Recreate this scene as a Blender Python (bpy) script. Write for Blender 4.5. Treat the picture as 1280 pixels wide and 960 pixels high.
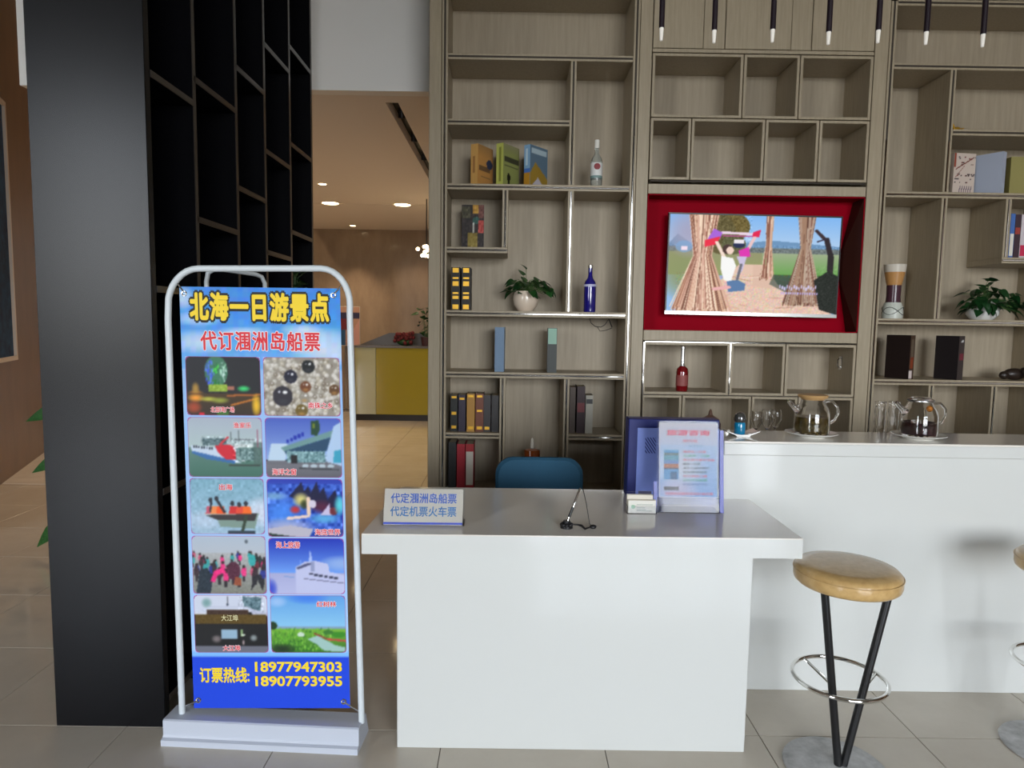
import bpy, bmesh, math, random
import numpy as np
from mathutils import Vector, Matrix
random.seed(7)
for o in list(bpy.data.objects): bpy.data.objects.remove(o, do_unlink=True)
SC = bpy.context.scene
COL = SC.collection
# ------------------------------------------------------------------ camera
F_PX = 838.65; H = 1.54
RT = Vector((0.99988403, -0.0010534, 0.01519238)); UP = Vector((-0.01504091, 0.08793823, 0.99601237)); FW = Vector((0.00238519, 0.99612537, -0.08791218))
cd = bpy.data.cameras.new('camera'); cam = bpy.data.objects.new('camera', cd); COL.objects.link(cam)
cd.sensor_width = 36; cd.lens = F_PX / 1280 * 36; cd.clip_start = 0.02; cd.clip_end = 200
cam.matrix_world = Matrix(((RT.x, UP.x, -FW.x, 0), (RT.y, UP.y, -FW.y, 0), (RT.z, UP.z, -FW.z, H), (0, 0, 0, 1)))
SC.camera = cam
# ------------------------------------------------------------------ world, daylight
wd = bpy.data.worlds.new('daylight'); SC.world = wd; wd.use_nodes = True
nt = wd.node_tree; bgn = nt.nodes['Background']
tc = nt.nodes.new('ShaderNodeTexCoord'); sp = nt.nodes.new('ShaderNodeSeparateXYZ'); cr = nt.nodes.new('ShaderNodeValToRGB')
nt.links.new(tc.outputs['Generated'], sp.inputs[0]); nt.links.new(sp.outputs['Z'], cr.inputs[0])
mr = nt.nodes.new('ShaderNodeMapRange'); mr.inputs['From Min'].default_value = -1; nt.links.new(sp.outputs['Z'], mr.inputs['Value']); nt.links.new(mr.outputs[0], cr.inputs[0])
cr.color_ramp.elements[0].position = 0.47; cr.color_ramp.elements[0].color = (.20, .20, .19, 1)
cr.color_ramp.elements[1].position = 0.53; cr.color_ramp.elements[1].color = (.95, .98, 1.0, 1)
e = cr.color_ramp.elements.new(0.9); e.color = (.55, .72, 1.0, 1)
nt.links.new(cr.outputs[0], bgn.inputs['Color']); bgn.inputs['Strength'].default_value = 20.5
def area(name, loc, rot, sx, sy, power, color, portal=False):
    l = bpy.data.lights.new(name, 'AREA'); l.shape = 'RECTANGLE'; l.size = sx; l.size_y = sy; l.energy = power; l.color = color
    if portal: l.cycles.is_portal = True
    o = bpy.data.objects.new(name, l); COL.objects.link(o); o.location = loc; o.rotation_euler = rot; return o
area('window_daylight', (3.25, -8.97, 2.6), (math.radians(90), 0, 0), 5.5, 4.2, 10, (1, 1, 1), True)
area('window_daylight', (-8.1, -8.97, 2.95), (math.radians(90), 0, 0), 2.8, 5.3, 10, (1, 1, 1), True)
def spot(name, loc, power, color, ang=95, rad=.04, aim=(0, 0, -1), blend=.6):
    l = bpy.data.lights.new(name, 'SPOT'); l.energy = power; l.color = color; l.spot_size = math.radians(ang); l.shadow_soft_size = rad; l.spot_blend = blend
    o = bpy.data.objects.new(name, l); COL.objects.link(o); o.location = loc
    o.rotation_euler = Vector(aim).to_track_quat('-Z', 'Y').to_euler(); return o
vs = SC.view_settings; vs.view_transform = 'Standard'; vs.look = 'None'; vs.gamma = 1; vs.exposure = 0.0
SC.display_settings.display_device = 'sRGB'
# ------------------------------------------------------------------ pixel -> place on a plane at its real distance
def ray(px, py): return FW + RT * ((px - 640) / F_PX) + UP * ((480 - py) / F_PX)
def at(px, py, Y): d = ray(px, py); t = Y / d.y; return Vector((d.x * t, Y, H + d.z * t))
def atz(px, py, z): d = ray(px, py); t = (z - H) / d.z; return Vector((d.x * t, d.y * t, z))
def atx(px, py, X): d = ray(px, py); t = X / d.x; return Vector((X, d.y * t, H + d.z * t))
# ------------------------------------------------------------------ materials
def lin(c):
    return tuple(((x / 12.92) if x <= .04045 else ((x + .055) / 1.055) ** 2.4) for x in c)
def S(r, g, b): return lin((r / 255, g / 255, b / 255))
MATS = {}
def mat(name, col, rough=.5, metal=0, coat=0, trans=0, ior=1.45, emit=None, estr=0, spec=None, alpha=1):
    if name in MATS: return MATS[name]
    m = bpy.data.materials.new(name); m.use_nodes = True; b = m.node_tree.nodes['Principled BSDF']
    b.inputs['Base Color'].default_value = (*col, 1); b.inputs['Roughness'].default_value = rough; b.inputs['Metallic'].default_value = metal
    b.inputs['Coat Weight'].default_value = coat; b.inputs['Coat Roughness'].default_value = .06
    b.inputs['Transmission Weight'].default_value = trans; b.inputs['IOR'].default_value = ior
    if emit: b.inputs['Emission Color'].default_value = (*emit, 1); b.inputs['Emission Strength'].default_value = estr
    if spec is not None: b.inputs['Specular IOR Level'].default_value = spec
    MATS[name] = m; return m
def grain(name, c0, c1, scale=(6, 6, .6), rough=.45, nscale=9, detail=6, bump=.02, coat=0, lo=.3, hi=.7, objspace=True):
    m = mat(name, c0, rough, coat=coat); t = m.node_tree; b = t.nodes['Principled BSDF']
    co = t.nodes.new('ShaderNodeTexCoord'); mp = t.nodes.new('ShaderNodeMapping'); mp.inputs['Scale'].default_value = scale
    n = t.nodes.new('ShaderNodeTexNoise'); n.inputs['Scale'].default_value = nscale; n.inputs['Detail'].default_value = detail; n.inputs['Roughness'].default_value = .62
    r = t.nodes.new('ShaderNodeValToRGB'); r.color_ramp.elements[0].position = lo; r.color_ramp.elements[1].position = hi
    r.color_ramp.elements[0].color = (*c0, 1); r.color_ramp.elements[1].color = (*c1, 1)
    geo = t.nodes.new('ShaderNodeNewGeometry')
    t.links.new(geo.outputs['Position'], mp.inputs[0]); t.links.new(mp.outputs[0], n.inputs['Vector']); t.links.new(n.outputs[0], r.inputs[0]); t.links.new(r.outputs[0], b.inputs['Base Color'])
    if bump:
        bp = t.nodes.new('ShaderNodeBump'); bp.inputs['Strength'].default_value = bump * 5; bp.inputs['Distance'].default_value = .002
        t.links.new(n.outputs[0], bp.inputs['Height']); t.links.new(bp.outputs[0], b.inputs['Normal'])
    return m
WOOD = grain('taupe_oak', S(158, 145, 121), S(174, 160, 136), (9, 9, .5), .45, bump=.006)
WOODB = grain('taupe_oak_back', S(160, 147, 126), S(176, 162, 140), (5, 5, .3), .5, bump=.006)
CHROME = mat('chrome', (.82, .82, .8), .08, 1)
STEEL = mat('brushed_steel', (.62, .62, .62), .25, 1)
WHITE = mat('white_lacquer', S(212, 214, 211), .3, coat=.4)
WHITETOP = mat('counter_top_grey', S(232, 227, 218), .16, coat=.3)
WALLW = mat('white_paint', S(236, 234, 230), .8)
CEILM = mat('ceiling_paint', S(225, 215, 205), .85)
BLACKG = mat('black_lacquer', (.003, .003, .004), .27, spec=.26)
BLACKE = mat('black_lacquer_edge', (.03, .024, .02), .3, coat=.3)
STONE = grain('stone_wall', S(142, 124, 106), S(164, 146, 126), (1.5, 1.5, .5), .22, 3, 8, .0, .2)
STONED = grain('brown_stone_wall', S(100, 72, 48), S(114, 84, 58), (1.5, 1.5, .5), .42, 3, 8, .0, .2)
FLOORM = grain('floor_tile', S(194, 184, 168), S(208, 199, 184), (1, 1, 1), .1, 2.2, 8, 0, .3)
GROUT = mat('grout', S(96, 90, 82), .8)
MARBLE = grain('pale_marble', S(205, 196, 182), S(226, 218, 206), (1, 1, 1), .15, 3, 8, 0)
RED = mat('crimson_panel', S(150, 0, 26), .55, spec=.04)
REDD = mat('dark_maroon', S(60, 30, 24), .5, spec=.2)
BLACKP = mat('black_plastic', (.012, .012, .013), .35)
WPAINT = mat('white_powder_coat', S(214, 222, 226), .35)
WGREY = mat('pale_grey_plastic', S(196, 202, 214), .4)
GLASS = mat('clear_glass', (1, 1, 1), .02, trans=1, ior=1.45)
ACRYL = mat('clear_acrylic', (.97, .98, 1), .03, trans=1, ior=1.3)
GOLD = mat('gold_foil', S(220, 170, 60), .35, .7)
PAPER = mat('paper', S(226, 220, 205), .8)
PAPERC = mat('cream_pages', S(205, 190, 160), .8)
LEAF = grain('leaf_green', S(20, 58, 22), S(44, 96, 40), (30, 30, 30), .38, 3, 3, 0)
LEAFD = grain('leaf_dark_green', S(14, 44, 20), S(28, 74, 32), (30, 30, 30), .4, 3, 3, 0)
SOIL = mat('soil', S(50, 36, 26), .95)
CREAM = mat('cream_ceramic', S(226, 208, 188), .25, coat=.5)
CERAM = mat('white_ceramic', S(236, 236, 232), .15, coat=.6)
CHAIRB = grain('blue_fabric', S(34, 78, 104), S(46, 94, 122), (60, 60, 60), .8, 8, 3, .05)
SEAT = grain('gold_leather', S(188, 152, 96), S(206, 172, 116), (8, 8, 8), .3, 5, 3, .03, .35)
NUB = mat('frosted_nub', S(215, 210, 200), .4, emit=(1, .97, .9), estr=.25)
WARM = mat('warm_lamp', (1, .8, .55), .5, emit=(1, .78, .45), estr=14)
vcm = bpy.data.materials.new('printed_colour'); vcm.use_nodes = True
_a = vcm.node_tree.nodes.new('ShaderNodeVertexColor'); _a.layer_name = 'Col'; _b = vcm.node_tree.nodes['Principled BSDF']
vcm.node_tree.links.new(_a.outputs[0], _b.inputs['Base Color']); _b.inputs['Roughness'].default_value = .45; _b.inputs['Specular IOR Level'].default_value = .3
scm = bpy.data.materials.new('lit_screen'); scm.use_nodes = True
_a = scm.node_tree.nodes.new('ShaderNodeVertexColor'); _a.layer_name = 'Col'; _b = scm.node_tree.nodes['Principled BSDF']
_b.inputs['Base Color'].default_value = (.01, .01, .01, 1); _b.inputs['Roughness'].default_value = .4; _b.inputs['Specular IOR Level'].default_value = .08
scm.node_tree.links.new(_a.outputs[0], _b.inputs['Emission Color']); _b.inputs['Emission Strength'].default_value = .95
def flat(r, g, b, rough=.5, coat=0): return mat('paint_%d_%d_%d_%d' % (r, g, b, int(rough * 100)), S(r, g, b), rough, coat=coat)
# ------------------------------------------------------------------ mesh building
def wloc(p):
    v = Vector((0, 0, 0))
    while p: v += p.location; p = p.parent
    return v
class MB:
    def __init__(s): s.v = []; s.f = []
    def add(s, vs, fs):
        n = len(s.v); s.v += [tuple(a) for a in vs]; s.f += [tuple(n + i for i in f) for f in fs]; return s
    def bm(s, bm):
        bm.verts.index_update(); s.add([v.co[:] for v in bm.verts], [[v.index for v in f.verts] for f in bm.faces]); bm.free(); return s
    def box(s, x0, x1, y0, y1, z0, z1, bev=0, seg=1):
        vs = [(x, y, z) for x in (x0, x1) for y in (y0, y1) for z in (z0, z1)]
        fs = [(0, 1, 3, 2), (4, 6, 7, 5), (0, 4, 5, 1), (2, 3, 7, 6), (0, 2, 6, 4), (1, 5, 7, 3)]
        if not bev: return s.add(vs, fs)
        b = bmesh.new(); vv = [b.verts.new(v) for v in vs]; [b.faces.new([vv[i] for i in f]) for f in fs]
        bmesh.ops.bevel(b, geom=b.edges[:], offset=bev, segments=seg, affect='EDGES', profile=.5); return s.bm(b)
    def prism(s, pts, a, b, axis='z'):
        n = len(pts)
        def P(p, h): return {'z': (p[0], p[1], h), 'y': (p[0], h, p[1]), 'x': (h, p[0], p[1])}[axis]
        return s.add([P(p, a) for p in pts] + [P(p, b) for p in pts], [tuple(range(n))[::-1], tuple(range(n, 2 * n))] + [(i, (i + 1) % n, n + (i + 1) % n, n + i) for i in range(n)])
    def lathe(s, prof, c=(0, 0, 0), n=32, capt=True, capb=True):
        vs = []; fs = []; m = len(prof)
        for r, z in prof:
            for k in range(n): a = 2 * math.pi * k / n; vs.append((c[0] + r * math.cos(a), c[1] + r * math.sin(a), c[2] + z))
        for i in range(m - 1):
            for k in range(n): fs.append((i * n + k, i * n + (k + 1) % n, (i + 1) * n + (k + 1) % n, (i + 1) * n + k))
        if capb and prof[0][0] > 1e-5: fs.append(tuple(range(n))[::-1])
        if capt and prof[-1][0] > 1e-5: fs.append(tuple((m - 1) * n + k for k in range(n)))
        return s.add(vs, fs)
    def tube(s, pts, r, n=10, closed=False):
        pts = [Vector(p) for p in pts]; m = len(pts); rr = r if isinstance(r, (list, tuple)) else [r] * m
        vs = []; prev = None
        for i, p in enumerate(pts):
            if closed: t = pts[(i + 1) % m] - pts[i - 1]
            else: t = pts[min(i + 1, m - 1)] - pts[max(i - 1, 0)]
            t.normalize()
            if prev is None: a = t.orthogonal().normalized()
            else: a = (prev - t * prev.dot(t)).normalized()
            prev = a; b = t.cross(a)
            for k in range(n): g = 2 * math.pi * k / n; vs.append(p + (a * math.cos(g) + b * math.sin(g)) * rr[i])
        fs = []
        for i in range(m if closed else m - 1):
            j = (i + 1) % m
            for k in range(n): fs.append((i * n + k, i * n + (k + 1) % n, j * n + (k + 1) % n, j * n + k))
        if not closed: fs += [tuple(range(n))[::-1], tuple((m - 1) * n + k for k in range(n))]
        return s.add(vs, fs)
    def sphere(s, c, r, n=12, sc=(1, 1, 1)):
        b = bmesh.new(); bmesh.ops.create_uvsphere(b, u_segments=n, v_segments=max(6, n // 2 + 2), radius=r)
        for v in b.verts: v.co = Vector((v.co.x * sc[0] + c[0], v.co.y * sc[1] + c[1], v.co.z * sc[2] + c[2]))
        return s.bm(b)
    def quad(s, o, u, v):
        o = Vector(o); u = Vector(u); v = Vector(v); return s.add([o, o + u, o + u + v, o + v], [(0, 1, 2, 3)])
    def build(s, name, m, parent=None, smooth=False, world=True, normals=False):
        me = bpy.data.meshes.new(name)
        off = wloc(parent) if (parent and world) else Vector((0, 0, 0))
        me.from_pydata([(a[0] - off.x, a[1] - off.y, a[2] - off.z) for a in s.v], [], s.f)
        b = bmesh.new(); b.from_mesh(me); bmesh.ops.recalc_face_normals(b, faces=b.faces[:]); b.to_mesh(me); b.free()
        if m: me.materials.append(m)
        if smooth:
            me.polygons.foreach_set('use_smooth', [True] * len(me.polygons))
            try: me.set_sharp_from_angle(angle=math.radians(38))
            except Exception: pass
        o = bpy.data.objects.new(name, me); COL.objects.link(o)
        if parent: o.parent = parent
        return o
def thing(name, label, cat, loc=(0, 0, 0), rotz=0, group=None):
    o = bpy.data.objects.new(name, None); COL.objects.link(o); o.location = loc; o.rotation_euler = (0, 0, rotz); o.empty_display_size = .05
    o['label'] = label; o['category'] = cat
    if group: o['group'] = group
    return o
def tag(o, label, cat, group=None):
    o['label'] = label; o['category'] = cat
    if group: o['group'] = group
    return o
def struct(o): o['kind'] = 'structure'; return o
def dup(root, loc, rotz=None, label=None, group=None, scale=None):
    r = root.copy(); COL.objects.link(r); r.location = loc
    if rotz is not None: r.rotation_euler = (0, 0, rotz)
    if scale: r.scale = (scale,) * 3
    if label: r['label'] = label
    if group: r['group'] = group
    for ch in list(root.children):
        c = ch.copy(); COL.objects.link(c); c.parent = r
        for g in list(ch.children):
            d = g.copy(); COL.objects.link(d); d.parent = c
    return r
# ------------------------------------------------------------------ flat prints
class Pic:
    def __init__(s, w, h, c=(1, 1, 1)):
        s.w, s.h = w, h; s.a = np.zeros((h, w, 3)); s.a[:] = np.array(c) / 255.
        yy, xx = np.mgrid[0:h, 0:w]; s.x = (xx + .5) / w; s.y = (yy + .5) / h
    def put(s, m, c, al=1): s.a[m] = s.a[m] * (1 - al) + np.array(c) / 255. * al; return s
    def grad(s, y0, y1, c0, c1, x0=0, x1=1):
        m = (s.y >= y0) & (s.y <= y1) & (s.x >= x0) & (s.x <= x1); t = ((s.y - y0) / (y1 - y0))[m][:, None]
        s.a[m] = (np.array(c0) * (1 - t) + np.array(c1) * t) / 255.; return s
    def rect(s, x0, y0, x1, y1, c, al=1): return s.put((s.x >= x0) & (s.x <= x1) & (s.y >= y0) & (s.y <= y1), c, al)
    def ell(s, cx, cy, rx, ry, c, al=1): return s.put(((s.x - cx) / rx) ** 2 + ((s.y - cy) / ry) ** 2 <= 1, c, al)
    def soft(s, cx, cy, rx, ry, c, al=1):
        t = np.clip(1 - (((s.x - cx) / rx) ** 2 + ((s.y - cy) / ry) ** 2), 0, 1)[..., None] * al
        s.a = s.a * (1 - t) + np.array(c) / 255. * t; return s
    def poly(s, pts, c, al=1):
        ins = np.zeros(s.x.shape, bool); n = len(pts)
        for i in range(n):
            (x0, y0), (x1, y1) = pts[i], pts[(i + 1) % n]
            if y0 == y1: continue
            k = ((y0 > s.y) != (y1 > s.y)) & (s.x < (x1 - x0) * (s.y - y0) / (y1 - y0) + x0); ins ^= k
        return s.put(ins, c, al)
    def line(s, x0, y0, x1, y1, w, c, al=1):
        dx, dy = x1 - x0, y1 - y0; L = dx * dx + dy * dy + 1e-9; t = np.clip(((s.x - x0) * dx + (s.y - y0) * dy) / L, 0, 1)
        return s.put(((s.x - x0 - t * dx) ** 2 + (s.y - y0 - t * dy) ** 2) <= w * w, c, al)
    def noise(s, amp, seed, x0=0, y0=0, x1=1, y1=1, mono=True, cell=1):
        r = np.random.RandomState(seed); q = r.randn(-(-s.h // cell), -(-s.w // cell), 1 if mono else 3)
        q = np.repeat(np.repeat(q, cell, 0), cell, 1)[:s.h, :s.w]; m = (s.x >= x0) & (s.x <= x1) & (s.y >= y0) & (s.y <= y1)
        s.a[m] += (q * amp / 255.)[m] if not mono else (np.repeat(q, 3, 2) * amp / 255.)[m]; return s
    def blur(s, k=1, mix=1.0):
        for _ in range(k):
            q = np.pad(s.a, ((1, 1), (1, 1), (0, 0)), 'edge'); w = (1, 2, 1)
            b = sum(w[i] * w[j] * q[i:i + s.h, j:j + s.w] for i in range(3) for j in range(3)) / 16.
            s.a = s.a * (1 - mix) + b * mix
        return s
    def frame(s, c, r, corner):
        a = s.w / s.h; X = np.minimum(s.x, 1 - s.x) * a; Y = np.minimum(s.y, 1 - s.y)
        px = 1.3 / s.h
        s.put((X < px) | (Y < px), c, .8)
        k = (X < r) & (Y < r); d = np.sqrt((r - X) ** 2 + (r - Y) ** 2)
        s.put(k & (d > r - px), c, .8); s.put(k & (d > r), corner); return s
def panel(name, pic, parent, o, u, v, m=None, world=True, bend=None):
    """grid mesh carrying the print as a colour attribute; o = lower left corner"""
    w, h = pic.w, pic.h; o = Vector(o); u = Vector(u); v = Vector(v); off = wloc(parent) if (parent and world) else Vector((0, 0, 0))
    I, J = np.meshgrid(np.arange(w) / (w - 1), np.arange(h) / (h - 1))
    co = np.array(o - off)[None, None, :] + I[..., None] * np.array(u) + J[..., None] * np.array(v)
    if bend is not None: co = co + bend(I, J)
    idx = np.arange(w * h).reshape(h, w)
    fs = np.stack([idx[:-1, :-1], idx[:-1, 1:], idx[1:, 1:], idx[1:, :-1]], -1).reshape(-1, 4)
    me = bpy.data.meshes.new(name); me.from_pydata(co.reshape(-1, 3).tolist(), [], fs.tolist())
    c = np.clip(pic.a[::-1], 0, 1); c = np.where(c <= .04045, c / 12.92, ((c + .055) / 1.055) ** 2.4)
    ca = me.color_attributes.new('Col', 'FLOAT_COLOR', 'POINT'); ca.data.foreach_set('color', np.concatenate([c, np.ones((h, w, 1))], -1).reshape(-1).astype('f'))
    me.materials.append(m or vcm); ob = bpy.data.objects.new(name, me); COL.objects.link(ob)
    if parent: ob.parent = parent
    return ob
TCACHE = {}
def text_mesh(s, offset=0, spacing=1):
    k = (s, offset, spacing)
    if k in TCACHE: return TCACHE[k]
    cu = bpy.data.curves.new('t', 'FONT'); cu.body = s; cu.size = 1; cu.offset = offset; cu.space_character = spacing; cu.resolution_u = 3
    ob = bpy.data.objects.new('t', cu); COL.objects.link(ob); bpy.context.view_layer.update()
    me = bpy.data.meshes.new_from_object(ob.evaluated_get(bpy.context.evaluated_depsgraph_get()))
    v = [tuple(x.co) for x in me.vertices]; f = [tuple(p.vertices) for p in me.polygons]
    bpy.data.objects.remove(ob); bpy.data.curves.remove(cu); bpy.data.meshes.remove(me)
    TCACHE[k] = (v, f); return TCACHE[k]
def text(name, s, parent, m, place, box, bold=0.0, lift=.0006, world=True, spacing=1, ref=None):
    """place(a, b, w) -> point; box = (a0, b0, a1, b1) to fill; bold = stroke thickening in em, by shifted copies"""
    v, f = text_mesh(s, 0, spacing)
    if not v: return None
    g = ref if ref is not None else bold
    x0 = min(p[0] for p in v) - g; x1 = max(p[0] for p in v) + g; y0 = min(p[1] for p in v) - g; y1 = max(p[1] for p in v) + g
    a0, b0, a1, b1 = box; M = MB(); sh = [(0, 0)]
    if bold:
        nn_ = 6 if bold < .03 else 10; sh += [(bold * math.cos(2 * math.pi * k / nn_), bold * math.sin(2 * math.pi * k / nn_)) for k in range(nn_)]
    for k, (dx, dy) in enumerate(sh):
        M.add([place(a0 + (p[0] + dx - x0) / (x1 - x0) * (a1 - a0), b0 + (p[1] + dy - y0) / max(y1 - y0, 1e-6) * (b1 - b0), lift + k * 4e-6) for p in v], f)
    me = bpy.data.meshes.new(name); off = wloc(parent) if (parent and world) else Vector((0, 0, 0))
    me.from_pydata([tuple(Vector(p) - off) for p in M.v], [], M.f); me.materials.append(m)
    o = bpy.data.objects.new(name, me); COL.objects.link(o); o.parent = parent; return o
def planef(o, u, v, n):
    o, u, v, n = Vector(o), Vector(u), Vector(v), Vector(n)
    return lambda a, b, w=0: tuple(o + u * a + v * b + n * w)

# ================================================================== THE SETTING
W = 4.4; BK = 4.74
# floor with recessed joints
fl = struct(MB().box(-11.0, 9.0, -9.2, 12.3, -.12, -.009).build('floor', GROUT))
tx0, ty0 = .365, 2.42; tiles = []
for j in range(-2, 17):
    for i in range(-12, 12):
        x = tx0 + .6 * i; y = ty0 + .6 * j; yc = y + .3
        if y < 1.15 or abs(x + .3) > .8 * (yc + .3) + .35: continue
        if y > 4.7 and x > 0: continue
        if y + .6 > 12.0: continue
        tiles.append((math.hypot(x, y), x, y))
tiles.sort(); tiles = tiles[:300]; used = set((round(x, 3), round(y, 3)) for _, x, y in tiles)
tm = MB().box(.0015, .5985, .0015, .5985, -.012, 0, .001)
tproto = tm.build('floor_tile', FLOORM, fl, world=False); first = True
for d, x, y in tiles:
    t = tproto if first else tproto.copy()
    if not first: COL.objects.link(t)
    first = False; t.parent = fl; t.location = (x, y, 0)
rest = MB()
for j in range(-19, 17):
    for i in range(-19, 15):
        x = tx0 + .6 * i; y = ty0 + .6 * j
        if (round(x, 3), round(y, 3)) in used or y + .6 > 12.3 or x < -11 or x + .6 > 9.0 or y < -9.2: continue
        rest.box(x + .0015, x + .5985, y + .0015, y + .5985, -.012, 0)
o = rest.build('floor_tile_field', FLOORM, fl); o['kind'] = 'stuff'
# shell
CH = 6.6
struct(MB().box(-.54, 9.0, 4.80, 4.95, 0, CH).build('wall_back', WALLW))
struct(MB().box(-3.49, -.54, 4.9, 5.0, 3.17, CH).build('wall_bulkhead', WALLW))
struct(MB().box(-3.49, -3.39, 5.0, 12.0, 3.31, CH).build('wall_bulkhead', WALLW))
struct(MB().box(-11.1, -3.49, 5.0, 12.2, CH, CH + .1).build('ceiling', MATS.get('high_ceiling_paint') or WALLW))
struct(MB().box(-11.1, -11.0, -9.2, 12.4, 0, CH).build('wall_left', STONED))
struct(MB().box(9.0, 9.1, -9.2, 5, 0, CH).build('wall_right', STONED))
struct(MB().box(-11, 7.1, 12.0, 12.15, 0, CH).build('wall_far', STONE))
struct(MB().box(-.54, -.44, 4.95, 12.0, 0, 3.17).build('wall_passage', WALLW))
struct(MB().box(-11.1, 9.1, -9.2, 5.0, CH, CH + .1).build('ceiling', mat('high_ceiling_paint', S(150, 145, 138), .8)))
lc = MB()
lc.box(-3.49, -.96, 5.0, 9.44, 3.17, 3.3); lc.box(-.866, -.44, 5.0, 9.44, 3.17, 3.3); lc.box(-.96, -.866, 7.75, 9.44, 3.17, 3.3); lc.box(-.96, -.866, 5.0, 5.15, 3.17, 3.3)
lc.box(-3.49, -.44, 9.46, 12.0, 3.17, 3.3); lc.box(-3.49, -.44, 9.44, 9.46, 3.19, 3.3)
struct(lc.build('ceiling_low', CEILM))
# glazed front behind the camera: solid piers, posts and rails
fw_ = MB(); WT = 5.6; W2 = 4.7
FRW = mat('front_wall_paint', S(120, 116, 110), .8)
fw_.box(-11, 9.0, -9.2, -9.0, WT, CH); fw_.box(-6.7, .5, -9.2, -9.0, 0, WT); fw_.box(.5, 9.0, -9.2, -9.0, W2, WT); fw_.box(6.0, 9.0, -9.2, -9.0, 0, W2); fw_.box(.5, 6.0, -9.2, -9.0, 0, .5); fw_.box(-11, -9.5, -9.2, -9.0, 0, WT); fw_.box(-9.5, -6.7, -9.2, -9.0, 0, .3)
struct(fw_.build('wall_front', FRW))
fr = MB()
for x in (.55, 1.9, 3.25, 4.6, 5.95): fr.box(x - .05, x + .05, -9.16, -9.04, .5, W2)
for x in (-9.46, -8.1, -6.74): fr.box(x - .05, x + .05, -9.16, -9.04, .3, WT)
for z in (.55, 3.3, W2 - .05): fr.box(.5, 6.0, -9.16, -9.04, z - .06, z + .06)
for z in (.35, 4.1): fr.box(-9.5, -6.7, -9.16, -9.04, z - .08, z + .08)
struct(fr.build('window_1', STEEL))
# stone wall at the left
A = Vector((-4.72, 6.173, 0)); D = Vector((-.603, 1.409, 0)).normalized(); N = Vector((D.y, -D.x, 0))
sw = MB(); P0 = A - D * 2.2; P1 = A + D * 1.75
sw.add([P0, P1, P1 - N * .2, P0 - N * .2] + [p + Vector((0, 0, 6.4)) for p in (P0, P1, P1 - N * .2, P0 - N * .2)], [(0, 1, 2, 3), (4, 5, 6, 7), (0, 1, 5, 4), (1, 2, 6, 5), (2, 3, 7, 6), (3, 0, 4, 7)])
struct(sw.build('wall_stone', STONED))
struct(MB().box(-6.3, -3.2, 6.12, 9.0, 0.0005, .003).build('floor_marble_strip', MARBLE))

# ================================================================== BLACK SHELVING COLUMN
XS = -1.288
bs = thing('display_shelf', 'tall gloss-black display shelving standing end-on, blank panel towards the viewer', 'shelf', (-1.5, 2.42, 0))
MB().box(-1.70, XS, 2.42, 2.455, 0, 6.5, .002).build('end_panel', BLACKG, bs)
MB().box(-1.70, -1.68, 2.455, 4.40, 0, 6.5).build('back_panel', BLACKG, bs)
for y in (2.786, 3.201, 3.565, 3.964, 4.385):
    d = MB().box(-1.68, XS, y - .012, y + .012, 0, 6.5).build('divider', BLACKG, bs)
    MB().box(XS, XS + .003, y - .012, y + .012, 0, 6.5).build('edge_strip', BLACKE, d)
ys = [2.455, 2.786, 3.201, 3.565, 3.964, 4.385]
rows = [[.1, .9, 1.65, 2.405, 3.3], [.1, .7, 1.35, 1.95, 2.503, 3.4], [.1, .9, 1.5, 2.16, 2.705, 3.5], [.1, .6, 1.2, 1.9, 2.42, 2.953, 3.7], [.1, .8, 1.60, 2.06, 2.56, 3.10, 3.9]]
for i in range(5):
    for z in rows[i]:
        b = MB().box(-1.68, XS, ys[i] + .0, ys[i + 1] - .012, z - .012, z + .012).build('shelf_board', BLACKG, bs)
        MB().box(XS, XS + .003, ys[i] + .0, ys[i + 1] - .012, z - .012, z + .012).build('edge_strip', BLACKE, b)

# ================================================================== WALL BOOKCASES
GRV = mat('groove_shadow_gap', S(58, 50, 40), .6)
def strip(b, x0, x1, z0, z1, chrome=True):
    """thin metal inlay sitting in the recess along a board's front edge"""
    MB().box(x0, x1, W - .0012, W + .004, z0, z1).build('recess', GRV, b)
    if not chrome: return
    if x1 - x0 > z1 - z0: c = (z0 + z1) / 2; MB().box(x0, x1, W - .0045, W - .001, c - .0032, c + .0032, .001).build('trim_strip', CHROME, b)
    else: c = (x0 + x1) / 2; MB().box(c - .0032, c + .0032, W - .0045, W - .001, z0, z1, .001).build('trim_strip', CHROME, b)
def hboard(p, x0, x1, z, t=.019, trim=True):
    b = MB().box(x0, x1, W, BK, z - t, z + t, .002).build('shelf_board', WOOD, p)
    strip(b, x0 + .002, x1 - .002, z - .006, z + .006, z < 2.6)
    return b
def vboard(p, x, z0, z1, t=.019, trim=True, name='divider'):
    b = MB().box(x - t, x + t, W, BK, z0, z1, .002).build(name, WOOD, p)
    strip(b, x - .006, x + .006, z0 + .002, z1 - .002, False)
    if z0 < 2.7: strip(b, x - .006, x + .006, z0 + .002, min(z1 - .002, 2.75), True)
    return b
T = .019
lb = thing('wall_bookcase', 'taupe oak wall bookcase left of the red television niche, books and bottles in it', 'bookcase', (.16, W, 0))
MB().box(-.543, -.466, W, BK + .03, 0, 6.5, .003).build('side_panel', WOOD, lb)
MB().box(-.463, .783, BK, BK + .02, 0, 6.5).build('back_panel', WOODB, lb)
vboard(lb, -.444, .1, 6.4, name='side_board'); vboard(lb, .764, .1, 6.4, name='side_board')
MB().box(-.463, .783, W + .02, BK, 0, .1).build('plinth', WOOD, lb)
MB().box(-.425, .745, W, W + .02, 3.70, 6.5).build('upper_panel', WOOD, lb)
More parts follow.
